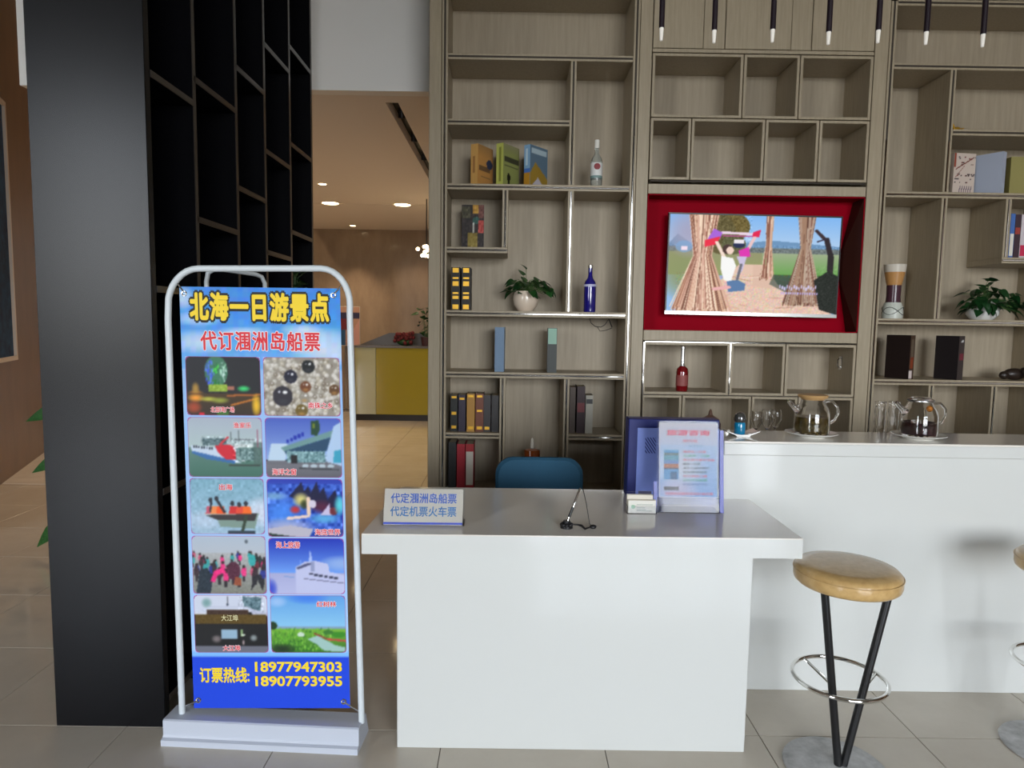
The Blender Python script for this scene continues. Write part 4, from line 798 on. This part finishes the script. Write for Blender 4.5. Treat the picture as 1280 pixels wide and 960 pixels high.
for k in range(12): lv.append((random.uniform(-.08, .02), -.10 + random.uniform(-.02, .02), .09 + random.uniform(-.05, .04), .06, random.uniform(3.6, 5.4), .9))
for k in range(6): lv.append((random.uniform(-.02, .05), -.03, .22 + random.uniform(-.02, .04), .07, random.uniform(0, 6), -.6))
for k in range(14): lv.append((.14 + random.uniform(0, .1), -.04, .13 + random.uniform(-.05, .03), .06, random.uniform(-1, 1), .4))
c = at(1231, 380, 4.54); potted('pothos_plant', 'bushy dark pothos in a scalloped white pot in the right bookcase', c.x, 4.56, 1.60 + T, [(0, 0), (.06, 0), (.07, .008), (.095, .035), (.098, .07), (.085, .1), (.092, .125), (.086, .125), (.08, .11)], CERAM, lv, STM, .08, .105, LEAFD)
# plant behind the black column (only leaf tips show at its left)
lv = []
P_ = [(38, 523, 60, 514, 5.0), (46, 588, 62, 575, 5.0), (52, 682, 64, 655, 4.2)]
PX = -2.5
g = thing('floor_plant', 'leafy floor plant behind the black column, only leaf tips showing left of it', 'plant', (PX, 4.2, 0))
MB().lathe([(0, 0), (.12, 0), (.15, .3), (.14, .3), (.13, .28), (0, .28)], (PX, 4.2, 0), 24).build('pot', flat(60, 54, 50), g, True)
st = MB(); lme = leafmesh(1, .34, m=LEAF, droop=.1)
def leaf_to(b_, a_):
    d = a_ - b_; L = d.length; X_ = d.normalized(); Zn = Vector((.2, -1, .25)); Zn = (Zn - X_ * Zn.dot(X_)).normalized(); Y_ = Zn.cross(X_)
    o = bpy.data.objects.new('leaf', lme); COL.objects.link(o); o.parent = g; o.location = b_ - g.location; o.scale = (L,) * 3
    o.rotation_euler = Matrix((X_, Y_, Zn)).transposed().to_euler()
    st.tube([(PX, 4.2, .28), (PX + (b_.x - PX) * .3, 4.2, .28 + (b_.z - .28) * .7), tuple(b_)], .004, 5)
for i in range(14):
    a = 2 * math.pi * i / 14; z = .6 + .05 * i; b_ = Vector((PX + .08 * math.cos(a), 4.2 + .08 * math.sin(a), z)); leaf_to(b_, b_ + Vector((.17 * math.cos(a), .17 * math.sin(a), .06)))
for (x0, y0, x1, y1, Y) in P_: leaf_to(at(x1 + 14, y1 - 4, 4.2), at(x0 - 10, y0 + 4, 4.2))
st.build('stems', STM, g)
z_ = 1.60 + .012; lv = [(random.uniform(-.06, .06), random.uniform(-.07, .07), random.uniform(.1, .24), random.uniform(.06, .09), random.uniform(0, 6.28), random.uniform(-.6, .4)) for k in range(30)]
potted('shelf_plant', 'small dark green plant on the black shelving just above the banner', -1.35, 4.17, z_, [(0, 0), (.04, 0), (.05, .08), (.045, .08), (.04, .07)], flat(40, 40, 38), lv, STM, .04, .07, LEAFD)

# ================================================================== TEAPOTS AND BAR ITEMS
def teapot(label, sauc_label, px_, cy, lid_wood, tea, fill, grp):
    c = at(px_, 540, cy); cx = c.x; z = 1.08
    s = tag(MB().lathe([(0, .0), (.055, 0), (.06, .004), (.095, .012), (.108, .018), (.106, .020), (.09, .015), (.05, .009), (0, .008)], (0, 0, 0), 40).build('saucer', CERAM, None, True), sauc_label, 'saucer', 'white saucers under the teapots'); s.location = (cx, cy, z)
    g = thing('glass_teapot', label, 'teapot', (cx, cy, z + .0115), group='glass teapots on the bar'); Z = z + .0115
    MB().lathe([(0, 0), (.066, 0), (.071, .006), (.073, .03), (.071, .09), (.062, .118), (.05, .134), (.046, .15), (.043, .15), (.047, .132), (.059, .115), (.068, .088), (.070, .03), (.067, .009), (0, .004)], (cx, cy, Z), 40).build('body', GLASS, g, True)
    MB().lathe([(0, .0045), (.0665, .0095), (.0692, .03), (.0675, fill), (0, fill)], (cx, cy, Z), 36).build('tea', tea, g, True)
    MB().tube([(cx - .06, cy, Z + .1), (cx - .085, cy, Z + .122), (cx - .105, cy, Z + .143)], [.017, .012, .009], 12).build('spout', GLASS, g, True)
    MB().tube([(cx + .05, cy, Z + .138), (cx + .085, cy, Z + .142), (cx + .108, cy, Z + .118), (cx + .112, cy, Z + .09), (cx + .098, cy, Z + .06), (cx + .068, cy, Z + .042)], .0055, 10).build('handle', GLASS, g, True)
    if lid_wood:
        l = MB().lathe([(0, .148), (.044, .148), (.046, .152), (.058, .158), (.062, .166), (.058, .170), (0, .168)], (cx, cy, Z), 32).build('lid', mat('bamboo', S(196, 156, 104), .5), g, True)
    else:
        l = MB().lathe([(0, .148), (.05, .148), (.052, .156), (.03, .168), (0, .17)], (cx, cy, Z), 32).build('lid', GLASS, g, True)
        MB().lathe([(.045, .150), (.0525, .150), (.0525, .154), (.045, .154)], (cx, cy, Z), 32, False, False).build('lid_rim', STEEL, l, True)
    return g, cx, cy, Z
TEA1 = mat('green_tea', S(120, 100, 40), .1, trans=.5); TEA2 = mat('dark_fruit_tea', S(40, 8, 16), .1)
g, cx_, cy_, Z_ = teapot('glass teapot of herbal tea with a bamboo lid, left one on the bar', 'white saucer under the teapot with the bamboo lid', 1014, 2.86, True, TEA1, .075, '')
random.seed(5); M = MB()
for k in range(60): a = random.uniform(0, 6.28); r_ = random.uniform(.01, .058); M.sphere((cx_ + r_ * math.cos(a), cy_ + r_ * math.sin(a), Z_ + random.uniform(.012, .05)), random.uniform(.004, .008), 6)
o = M.build('herb_leaves', flat(110, 90, 30), g); o['kind'] = 'stuff'
g, cx_, cy_, Z_ = teapot('glass teapot of dark red tea with a glass lid, right one on the bar', 'white saucer under the teapot of dark red tea', 1148, 2.85, False, TEA2, .06, '')
MB().sphere((cx_ + .035, cy_ - .01, Z_ + .118), .013, 10).build('orange_slice', flat(230, 140, 40), g, True)
# dish with the blue jar
c = at(921, 541, 2.88); dsh = thing('curved_dish', 'curved white dish under the blue jar at the left end of the bar', 'dish', (c.x + .01, 2.87, 1.08))
X = c.x + .01; Y = 2.87; M = MB(); nseg = 16; vs = []; 
for i in range(nseg + 1):
    t = -1 + 2 * i / nseg
    for j, y in enumerate((-.045, 0, .045)):
        vs.append((X + t * .07, Y + y, 1.0805 + .003 + .018 * t * t + (.004 if j != 1 else 0)))
vs2 = [(a, b, z_ - .004 if abs(a - X) > .03 else 1.0801) for a, b, z_ in vs]
fs = []; n0 = len(vs)
for i in range(nseg):
    for j in range(2): a = i * 3 + j; fs += [(a, a + 1, a + 4, a + 3), (n0 + a, n0 + a + 3, n0 + a + 4, n0 + a + 1)]
    for j in (0, 2): a = i * 3 + j; fs.append((a, a + 3, n0 + a + 3, n0 + a))
for i in (0, nseg): a = i * 3; fs += [(a, a + 1, n0 + a + 1, n0 + a), (a + 1, a + 2, n0 + a + 2, n0 + a + 1)]
M.add(vs + vs2, fs).build('dish_body', CERAM, dsh, True)
jr = thing('blue_jar', 'small turquoise glass jar with dark domed lid on the bar', 'jar', (X - .002, Y, 1.0845))
MB().lathe([(0, 0), (.022, 0), (.024, .004), (.024, .045), (.021, .052), (0, .052)], (X - .002, Y, 1.0845), 24).build('body', mat('turquoise_glass', S(14, 130, 176), .1, coat=1), jr, True)
MB().lathe([(0, .052), (.022, .052), (.026, .062), (.026, .07), (.02, .088), (.006, .096), (0, .097)], (X - .002, Y, 1.0845), 24).build('lid', mat('smoky_lid', S(60, 60, 58), .1, coat=1), jr, True)
# items on the lower work shelf
def goblet(label, px_, py_, Y, r, group, tint=GLASS):
    x = at(px_, py_, Y).x; zt_ = at(px_, py_, Y).z; z0 = .98; h = zt_ - z0; g = thing('wine_glass', label, 'glass', (x, Y, z0), group=group)
    MB().lathe([(0, 0), (.03, 0), (.03, .002), (.004, .006), (.0035, h * .45), (.012, h * .5), (r, h * .7), (r * .95, h * .9), (r * .8, h), (r * .76, h), (r * .9, h * .9), (r * .93, h * .7), (.009, h * .515), (0, h * .51)], (x, Y, z0), 24).build('bowl_and_stem', tint, g, True); return g
goblet('wine glass on the shelf behind the bar, leftmost of three', 946, 514, 3.2, .03, 'wine glasses behind the bar')
goblet('wine glass on the shelf behind the bar, middle of three', 960, 512, 3.15, .03, 'wine glasses behind the bar')
goblet('wine glass on the shelf behind the bar, nearest the bamboo-lidded teapot', 970, 512, 3.22, .03, 'wine glasses behind the bar')
for px_, lab in ((1100, 'tall clear ribbed tumbler behind the bar, the one farther left'), (1117, 'tall clear ribbed tumbler behind the bar, beside the dark teapot spout')):
    x = at(px_, 520, 3.12).x; zt_ = at(px_, 502, 3.12).z; h = zt_ - .98; g = thing('tumbler', lab, 'glass', (x, 3.12, .98), group='tall tumblers behind the bar'); pr = [(0, 0), (.022, 0)]
    for k in range(9): z_ = h * (k + .5) / 9.5; pr += [(.0215 + .0035 * (k % 2), z_)]
    pr += [(.025, h), (.022, h), (.0195, h * .1), (0, h * .06)]
    MB().lathe(pr, (x, 3.12, .98), 24).build('tumbler_body', GLASS, g, True)
x = at(888, 520, 3.2).x; zt_ = at(888, 511, 3.2).z; g = thing('tea_caddy', 'brown ceramic jar with pointed lid behind the travel flyer', 'jar', (x, 3.2, .98)); h = zt_ - .98
MB().lathe([(0, 0), (.04, 0), (.05, .03), (.05, h - .07), (.04, h - .055), (0, h - .055)], (x, 3.2, .98), 24).build('body', flat(70, 36, 26, .3), g, True); MB().lathe([(.042, h - .055), (.044, h - .05), (.012, h - .03), (.006, h - .006), (0, h)], (x, 3.2, .98), 20).build('lid', flat(96, 70, 58, .3), g, True)

# ================================================================== DESK ITEMS
DZ = .83
# tent sign
s0, s1 = atz(479, 656.5, DZ), atz(578, 657.5, DZ); u_ = (s1 - s0); sw_ = u_.length; u_.normalize(); bk = Vector((-u_.y, u_.x, 0)); sv = (Vector((0, 0, 1)) + bk * .32).normalized(); sn = u_.cross(sv)
if sn.y > 0: sn = -sn
sg = thing('desk_sign', 'small slanted acrylic sign with two lines of blue writing on the desk', 'sign', tuple((s0 + s1) / 2))
SP = planef(s0 + Vector((0, 0, .001)), u_, sv, sn); SH = .127
SPb = planef(s0 + bk * .005 + Vector((0, 0, .001)), u_, sv, sn)
slab(0, 0, sw_, SH, -.002, 0, SP).build('paper', PAPER, sg)
slab(-.004, -.0, sw_ + .006, SH + .006, .0012, .003, SP).build('acrylic_front', ACRYL, sg)
slab(-.004, -.0, sw_ + .006, SH + .004, -.005, -.0032, SP).build('acrylic_back', ACRYL, sg)
m = MB(); a_ = s0 + u_ * -.004; b_ = s0 + u_ * (sw_ + .006)
m.add([a_, b_, b_ + bk * .08, a_ + bk * .08, a_ + Vector((0, 0, .002)), b_ + Vector((0, 0, .002)), b_ + bk * .08 + Vector((0, 0, .002)), a_ + bk * .08 + Vector((0, 0, .002))], [(0, 1, 2, 3), (4, 5, 6, 7), (0, 1, 5, 4), (1, 2, 6, 5), (2, 3, 7, 6), (3, 0, 4, 7)]).build('acrylic_foot', ACRYL, sg)
BLUT = flat(70, 110, 200)
text('sign_lettering', '代定涠洲岛船票', sg, BLUT, SP, (.022, .076, .256, .112), .02, .0006); text('sign_lettering', '代定机票火车票', sg, flat(70, 130, 190), SP, (.022, .030, .256, .066), .018, .0006)
slab(0, .003, sw_, .010, 0, .0007, SP).build('blue_stripe', flat(60, 84, 200), sg)
# pen on its cord
pb = atz(708.5, 661, DZ); g = thing('desk_pen', 'silver counter pen upright in its black holder with a cord', 'pen', (pb.x, pb.y + .012, DZ)); x, y = pb.x, pb.y + .012
M = MB(); M.lathe([(0, 0), (.022, 0), (.022, .008), (.016, .014), (.012, .026), (0, .026)], (x, y, DZ), 20)
for k in range(8): a = k * .785; M.sphere((x + .017 * math.cos(a), y + .017 * math.sin(a), DZ + .012), .007, 8)
M.build('holder', BLACKP, g, True)
tp_ = at(725.5, 610, y + .03); b0 = Vector((x + .003, y, DZ + .024)); dd = tp_ - b0
MB().tube([b0, b0 + dd * .12], [.003, .004], 10).build('tip', CHROME, g, True); MB().tube([b0 + dd * .12, b0 + dd * .42], .005, 10).build('grip', BLACKP, g, True); MB().tube([b0 + dd * .42, b0 + dd * .97, tp_], [.0048, .0042, .002], 10).build('barrel', CHROME, g, True)
q = [at(729, 612, y + .05), at(733, 630, y + .03), at(737, 655, y + .012)]
w0 = atz(740.5, 661, DZ)
cord = MB().tube([tp_ + (b0 - tp_) * .02, q[0], q[1], q[2], (w0.x - .004, w0.y, DZ + .012)], .0016, 6).build('cord', flat(60, 56, 52), g, True)
MB().sphere((w0.x + .002, w0.y, DZ + .0075), .0115, 12, (1.1, 1, .65)).build('weight', BLACKP, g, True)
c1 = atz(727, 659, DZ); c2 = atz(733, 663, DZ)
MB().tube([(x + .018, y, DZ + .013), tuple(at(722, 656, y)), (c1.x, c1.y, DZ + .006), (c2.x - .004, c2.y + .004, DZ + .004), (w0.x - .008, w0.y, DZ + .006)], [.0025, .003, .0045, .004, .002], 8).build('chain', BLACKP, g, True)
# card holder
k0, k1 = atz(785, 642, DZ), atz(819, 642, DZ); g = thing('card_holder', 'clear business-card holder full of white cards beside the flyer', 'card holder', tuple((k0 + k1) / 2)); X0, X1, Y0 = k0.x, k1.x, k0.y
M = MB(); M.box(X0 - .004, X1 + .004, Y0 - .003, Y0 - .001, DZ + .001, DZ + .03); M.box(X0 - .004, X1 + .004, Y0 - .003, Y0 + .045, DZ, DZ + .002); M.box(X0 - .004, X1 + .004, Y0 + .043, Y0 + .045, DZ + .001, DZ + .075); M.box(X0 - .004, X0 - .002, Y0 - .001, Y0 + .043, DZ + .002, DZ + .03); M.box(X1 + .002, X1 + .004, Y0 - .001, Y0 + .043, DZ + .002, DZ + .03); M.build('holder', ACRYL, g)
cc = [MB().box(X0, X1, Y0 + i * .0022, Y0 + i * .0022 + .0012, DZ + .0025, DZ + .052, 0).build('card', PAPER, g) for i in range(8)]
for i in range(8): MB().box(X0 - .001, X1 - .008, Y0 + .02 + i * .0022, Y0 + .0212 + i * .0022, DZ + .0025, DZ + .068).build('card', PAPER, g)
MB().box(X0 + .045, X1 - .01, Y0 + .039, Y0 + .042, DZ + .05, DZ + .078).build('pen_clip', flat(20, 20, 60), g)
cp = Pic(36, 20, (226, 224, 214)); r = random.Random(2)
for k in range(5): cp.rect(.3, .3 + k * .13, .3 + r.uniform(.3, .6), .34 + k * .13, (150, 160, 150))
cp.ell(.18, .5, .08, .14, (150, 190, 160)); panel('card_print', cp, g, (X0 + .001, Y0 - .0004, DZ + .004), (X1 - X0 - .002, 0, 0), (0, 0, .046))
# blue box
q0 = atz(785, 614, DZ); q1 = at(797, 523, 2.76)
g = thing('blue_paper_bag', 'tall blue box bag with striped emblem behind the travel flyer', 'bag', (.66, 2.79, DZ)); zt_ = at(800, 523.5, 2.76).z
NV = flat(22, 34, 104); PER = flat(128, 148, 222); xa_, xb_ = at(785, 560, 2.76).x, .87; xm = at(797, 560, 2.74).x
MB().box(xa_, xb_, 2.757, 2.835, DZ, zt_, .003).build('box', NV, g); MB().box(xm, xb_ - .001, 2.751, 2.757, DZ + .001, at(800, 535, 2.75).z, .001).build('front_panel', PER, g)
hp = Pic(48, 64, (128, 148, 222))
for k in range(0, 9): hp.line(0, -.95 + k * .25, 1, .05 + k * .25, .036, (24, 36, 110))
e0 = at(806, 566.5, 2.7495); panel('hatched_emblem', hp, g, e0, (.045, 0, 0), (0, 0, .066))
# travel flyer in acrylic stand
f0, f1_ = atz(823, 641, DZ), atz(898, 642, DZ); u_ = (f1_ - f0); fw = u_.length; u_.normalize(); bk = Vector((-u_.y, u_.x, 0)); sv = (Vector((0, 0, 1)) + bk * .14).normalized(); sn = u_.cross(sv)
if sn.y > 0: sn = -sn
FPn = planef(f0 + Vector((0, 0, .002)), u_, sv, sn); FH = .347
g = thing('flyer_stand', 'upright acrylic stand holding the pale blue travel price flyer', 'flyer stand', tuple((f0 + f1_) / 2))
EDG = mat('violet_acrylic', S(120, 130, 215), .08, trans=.5, ior=1.3)
slab(-.004, 0, fw + .006, FH + .004, -.005, -.0025, FPn).build('acrylic_back', ACRYL, g); slab(-.001, .03, fw + .001, FH + .002, .0016, .0032, FPn).build('acrylic_front', mat('thin_acrylic', (.97, .98, 1), .08, trans=1, ior=1.12), g)
slab(fw + .006, 0, fw + .02, FH - .03, -.012, .002, FPn).build('violet_edge', EDG, g); slab(-.018, 0, -.006, FH * .34, -.012, .002, FPn).build('violet_edge', EDG, g)
m = MB(); a_ = f0 + u_ * -.004 ; b_ = f0 + u_ * (fw + .006)
m.add([a_, b_, b_ + bk * .09, a_ + bk * .09] + [q_ + Vector((0, 0, .0025)) for q_ in (a_, b_, b_ + bk * .09, a_ + bk * .09)], [(0, 1, 2, 3), (4, 5, 6, 7), (0, 1, 5, 4), (1, 2, 6, 5), (2, 3, 7, 6), (3, 0, 4, 7)]).build('acrylic_foot', ACRYL, g)
PB0, PB1 = .058, FH - .003
slab(.002, PB0, fw - .002, PB1, -.0015, .0, FPn).build('flyer', PAPER, g)
p = Pic(72, 96, (214, 222, 240)); p.grad(0, .3, (232, 226, 238), (206, 216, 240)); p.grad(.3, 1, (190, 214, 244), (150, 190, 240)); p.soft(.35, .6, .45, .3, (232, 236, 246), .9); p.soft(.3, .9, .4, .15, (216, 210, 235), .9)
p.rect(.08, .36, .34, .44, (90, 160, 210)); p.rect(.08, .41, .34, .47, (110, 130, 130)); p.rect(.08, .44, .34, .5, (100, 160, 180)); p.rect(.08, .5, .34, .56, (110, 150, 200)); p.rect(.08, .55, .34, .63, (180, 120, 96)); p.rect(.08, .6, .34, .63, (90, 90, 110)); p.rect(.08, .63, .34, .76, (100, 160, 210)); p.rect(.2, .66, .3, .76, (60, 100, 140)); p.rect(.08, .85, .34, .91, (120, 120, 130)); p.noise(10, 2, .08, .85, .34, .91)
p.a = np.where(((p.x < .015) | (p.x > .985) | (p.y < .012) | (p.y > .988))[..., None], np.array([.93, .95, 1.0]), p.a)
p.a = p.a * .87
pw = fw - .006; ph = PB1 - PB0 - .002
panel('flyer_print', p, g, FPn(.003, PB0 + .001, .0005), u_ * pw, sv * ph)
def ft(s, x0, y0, x1, y1, c, off=.01): text('flyer_lettering', s, g, c, FPn, (.003 + x0 * pw, PB0 + .001 + (1 - y1) * ph, .003 + x1 * pw, PB0 + .001 + (1 - y0) * ph), off, .0010)
PK = flat(206, 70, 100); GR = flat(50, 150, 100); DK = flat(50, 50, 60)
ft('旅游咨询', .12, .09, .86, .17, PK, .03); ft('旅行社', .4, .22, .66, .26, PK); ft('旅游服务', .5, .29, .76, .325, flat(120, 160, 190))
for i, (s, c, x1) in enumerate((('涠洲岛二日游', PK, .8), ('北海市一日游', GR, .86), ('海上观光豪华游船', PK, .95), ('越南一日游', DK, .7), ('成人儿童优惠价', DK, .86), ('包车接送服务', DK, .82), ('代订酒店门票', PK, .82), ('代订汽车船票', GR, .82), ('欢迎来电咨询', flat(70, 90, 160), .82))):
    ft(s, .4, .37 + i * .055, x1, .402 + i * .055, c)
ft('旅游热线服务周到价格优惠', .1, .935, .92, .972, PK, .005)

# ================================================================== PENDANTS
rods = [(827, 35), (893, 38), (966, 37), (1036, 40), (1098, 38), (1158, 40), (1229, 43)]
pl0 = None
names = ['first', 'second', 'third', 'fourth', 'fifth', 'sixth', 'seventh']
for i, (a, b) in enumerate(rods):
    q = at(a, b, 2.9)
    if pl0 is None:
        pl0 = thing('pendant_lamp', 'x', 'pendant lamp', (q.x, 2.9, q.z), group='slim black pendant lamps over the bar')
        MB().tube([(q.x, 2.9, q.z), (q.x, 2.9, q.z + .62)], .0115, 14).build('rod', mat('pendant_black', S(30, 18, 28), .3), pl0, True)
        MB().lathe([(0, -.052), (.006, -.05), (.0075, -.03), (.009, 0)], (q.x, 2.9, q.z), 14, capt=False).build('nub', NUB, pl0, True)
        MB().tube([(q.x, 2.9, q.z + .62), (q.x, 2.9, CH)], .0025, 6).build('cable', BLACKP, pl0)
        o = pl0
    else: o = dup(pl0, (q.x, 2.9, q.z))
    o['label'] = '%s slim black rod pendant from the left, hanging over the bar' % names[i]
# ================================================================== BACKGROUND
# picture on the stone wall
def onwall(px_, py_):
    d = ray(px_, py_); # plane through A with normal N
    t = (Vector((A.x, A.y, 0)) - Vector((0, 0, 0))).dot(N) / Vector((d.x, d.y, 0)).dot(N); return Vector((d.x * t, d.y * t, H + d.z * t))
tR = onwall(3, 130); bR = onwall(14, 450); m_ = (tR + bR) / 2; base = A + D * ((m_ - A).dot(D)); zt_, zb_ = tR.z, bR.z
pc = thing('framed_picture', 'large blue picture in a pale frame on the brown stone wall at the left edge', 'picture', (base.x, base.y, zb_))
def WP(s, z, w=0): return base - D * s + Vector((0, 0, z)) + N * (w + .002)
def wslab(s0_, s1_, z0_, z1_, w0_, w1_): return MB().add([WP(s, z, w) for s in (s0_, s1_) for z in (z0_, z1_) for w in (w0_, w1_)], [(0, 1, 3, 2), (4, 6, 7, 5), (0, 4, 5, 1), (2, 3, 7, 6), (0, 2, 6, 4), (1, 5, 7, 3)])
FRM = flat(200, 186, 172, .3)
wslab(0, .04, zb_, zt_, 0, .04).build('frame_side', FRM, pc); wslab(1.36, 1.4, zb_, zt_, 0, .04).build('frame_side', FRM, pc); wslab(.04, 1.36, zb_, zb_ + .04, 0, .04).build('frame_rail', FRM, pc); wslab(.04, 1.36, zt_ - .04, zt_, 0, .04).build('frame_rail', FRM, pc)
wslab(.04, 1.36, zb_ + .04, zt_ - .04, 0, .015).build('canvas', grain('blue_canvas', S(8, 26, 66), S(30, 78, 118), (3, 3, 3), .7, 3, 6, 0), pc)
# far counter
fc = thing('far_counter', 'olive yellow reception counter in the far room', 'counter', (-1.7, 10.6, 0))
OLV = mat('olive_glass', S(150, 136, 40), .12, coat=.6)
MB().box(-2.11, -.75, 10.5, 10.56, .1, 1.17, .004).build('front_panel', OLV, fc); MB().box(-2.44, -2.115, 10.5, 10.56, .1, 1.17, .004).build('pale_panel', mat('pale_olive', S(166, 164, 120), .15, coat=.6), fc)
MB().box(-2.44, -.75, 10.53, 11.1, 0, .1).build('plinth', flat(40, 36, 34), fc); MB().box(-2.44, -.75, 10.56, 11.1, .1, 1.15).build('body', flat(120, 112, 80), fc); MB().box(-2.46, -.74, 10.48, 11.12, 1.15, 1.185, .003).build('top', flat(96, 92, 90, .2), fc)
MB().prism([(-2.42, 1.186), (-1.95, 1.38), (-.8, 1.38), (-.8, 1.186)], 10.75, 10.95, 'y').build('raised_shelf', flat(90, 88, 88, .2), fc)
random.seed(21)
lv = [(random.uniform(-.12, .14), random.uniform(-.08, .08), random.uniform(.2, .62), random.uniform(.09, .14), random.uniform(0, 6.28), random.uniform(-.5, .5)) for k in range(26)]
c = at(533, 400, 10.6); potted('counter_plant', 'leafy plant standing on the far olive counter', c.x, 10.62, 1.186, [(0, 0), (.07, 0), (.09, .14), (.08, .14), (.075, .12)], flat(70, 40, 40), lv, STM, .075, .12, LEAF)
c = at(505, 412, 10.55); g = thing('red_flowers', 'dark red flower bunch lying on the far counter', 'flowers', (c.x, 10.58, 1.186)); M = MB(); random.seed(3)
for k in range(22): M.sphere((c.x + random.uniform(-.16, .14), 10.62 + random.uniform(-.05, .03), 1.186 + random.uniform(.03, .2)), .034, 8)
M.build('blooms', grain('dark_red_petals', S(70, 20, 26), S(120, 40, 44), (9, 9, 9), .7, 4, 2, 0), g, True); MB().sphere((c.x, 10.62, 1.186 + .05), .05, 8, (2.4, .8, 1)).build('foliage', LEAFD, g, True)
# poster at the back
p = Pic(24, 32, (190, 150, 130)); p.rect(0, .15, 1, .3, (60, 60, 90)); p.rect(0, .3, .6, .6, (120, 50, 60)); p.rect(0, .6, .5, 1, (50, 90, 130)); p.poly([(.5, .9), (1, .3), (1, 1)], (210, 160, 150))
q0, q1 = at(414, 432, 11.6), at(450, 383, 11.6); g = thing('floor_poster', 'small colourful poster board in the far room, right of the banner edge', 'poster', (q0.x, 11.6, 0))
MB().box(q0.x, q1.x, 11.6, 11.62, q0.z, q1.z, .003).build('board', flat(200, 190, 180), g); panel('board_print', p, g, (q0.x + .01, 11.598, q0.z + .01), (q1.x - q0.x - .02, 0, 0), (0, 0, q1.z - q0.z - .02)); MB().box((q0.x + q1.x) / 2 - .02, (q0.x + q1.x) / 2 + .02, 11.605, 11.625, 0, q0.z).build('post', STEEL, g); MB().box((q0.x + q1.x) / 2 - .15, (q0.x + q1.x) / 2 + .15, 11.5, 11.75, 0, .02).build('foot', STEEL, g)
# ceiling slot with track
g = thing('slot_light', 'long dark recessed slot in the low ceiling of the far room', 'ceiling light', (-.913, 6.4, 3.3))
MB().box(-.96, -.866, 5.15, 7.75, 3.26, 3.3).build('channel', flat(24, 20, 18), g)
for y in (5.6, 6.3, 7.0): MB().tube([(-.913, y, 3.26), (-.913, y + .02, 3.20)], .03, 10).build('spot_head', BLACKP, g, True)
# downlights
dn = [(413, 254), (503, 256), (403, 230), (441, 283)]; lab = ['on the ceiling groove, nearer the black shelving', 'on the ceiling groove, nearer the bookcase', 'small one in front of the ceiling groove', 'washing the far stone wall']
for i, (a, b) in enumerate(dn):
    q = atz(a, b, 3.17); 
    if i == 3: q = Vector((q.x * 11.55 / q.y, 11.55, 3.17))
    r_ = .11 if i < 2 else .045
    g = thing('downlight', 'round warm ceiling downlight, ' + lab[i], 'ceiling light', (q.x, q.y, 3.17), group='warm downlights in the far room')
    MB().lathe([(r_, 0), (r_ + .012, -.004), (r_ + .012, 0)], (q.x, q.y, 3.169), 24, False, False).build('ring', flat(220, 210, 200), g, True); MB().lathe([(0, -.002), (r_, -.002)], (q.x, q.y, 3.169), 24, capt=False).build('lens', WARM, g)
    l = spot('downlight_beam', (q.x, q.y, 3.155), 34 if i != 3 else 60, (1, .72, .46), 100 if i != 3 else 75, .05)
for x, y in ((-3.1, 6.2), (-1.8, 6.2), (-3.1, 8.0), (-1.8, 8.0), (-3.0, 11.0), (-1.6, 11.2)):
    l = spot('ceiling_beam', (x, y, 3.15), 48, (1, .72, .46), 120, .08)
l = spot('added_high_spot', (-5.6, 9.2, 6.5), 260, (1, .72, .46), 120, .15)  # warm spots added under the high ceiling to light this side, no fixtures
l = spot('added_high_spot', (-6.0, 7.2, 6.5), 160, (1, .72, .46), 120, .15)
# chandelier
c = at(533, 313, 9.0); g = thing('chandelier', 'cluster of warm glass bulbs hanging in the far room behind the bookcase edge', 'chandelier', (c.x, 9.0, c.z)); random.seed(9)
MB().tube([(c.x, 9.0, c.z), (c.x, 9.0, 3.17)], .008, 6).build('stem', BLACKP, g)
for k in range(10): a = random.uniform(0, 6.28); rr = random.uniform(.02, .12); e = (c.x + rr * math.cos(a), 9.0 + rr * math.sin(a), c.z + random.uniform(-.09, .09)); MB().sphere(e, .024, 8).build('bulb', WARM, g, True)
# fern on black shelf seen over the banner
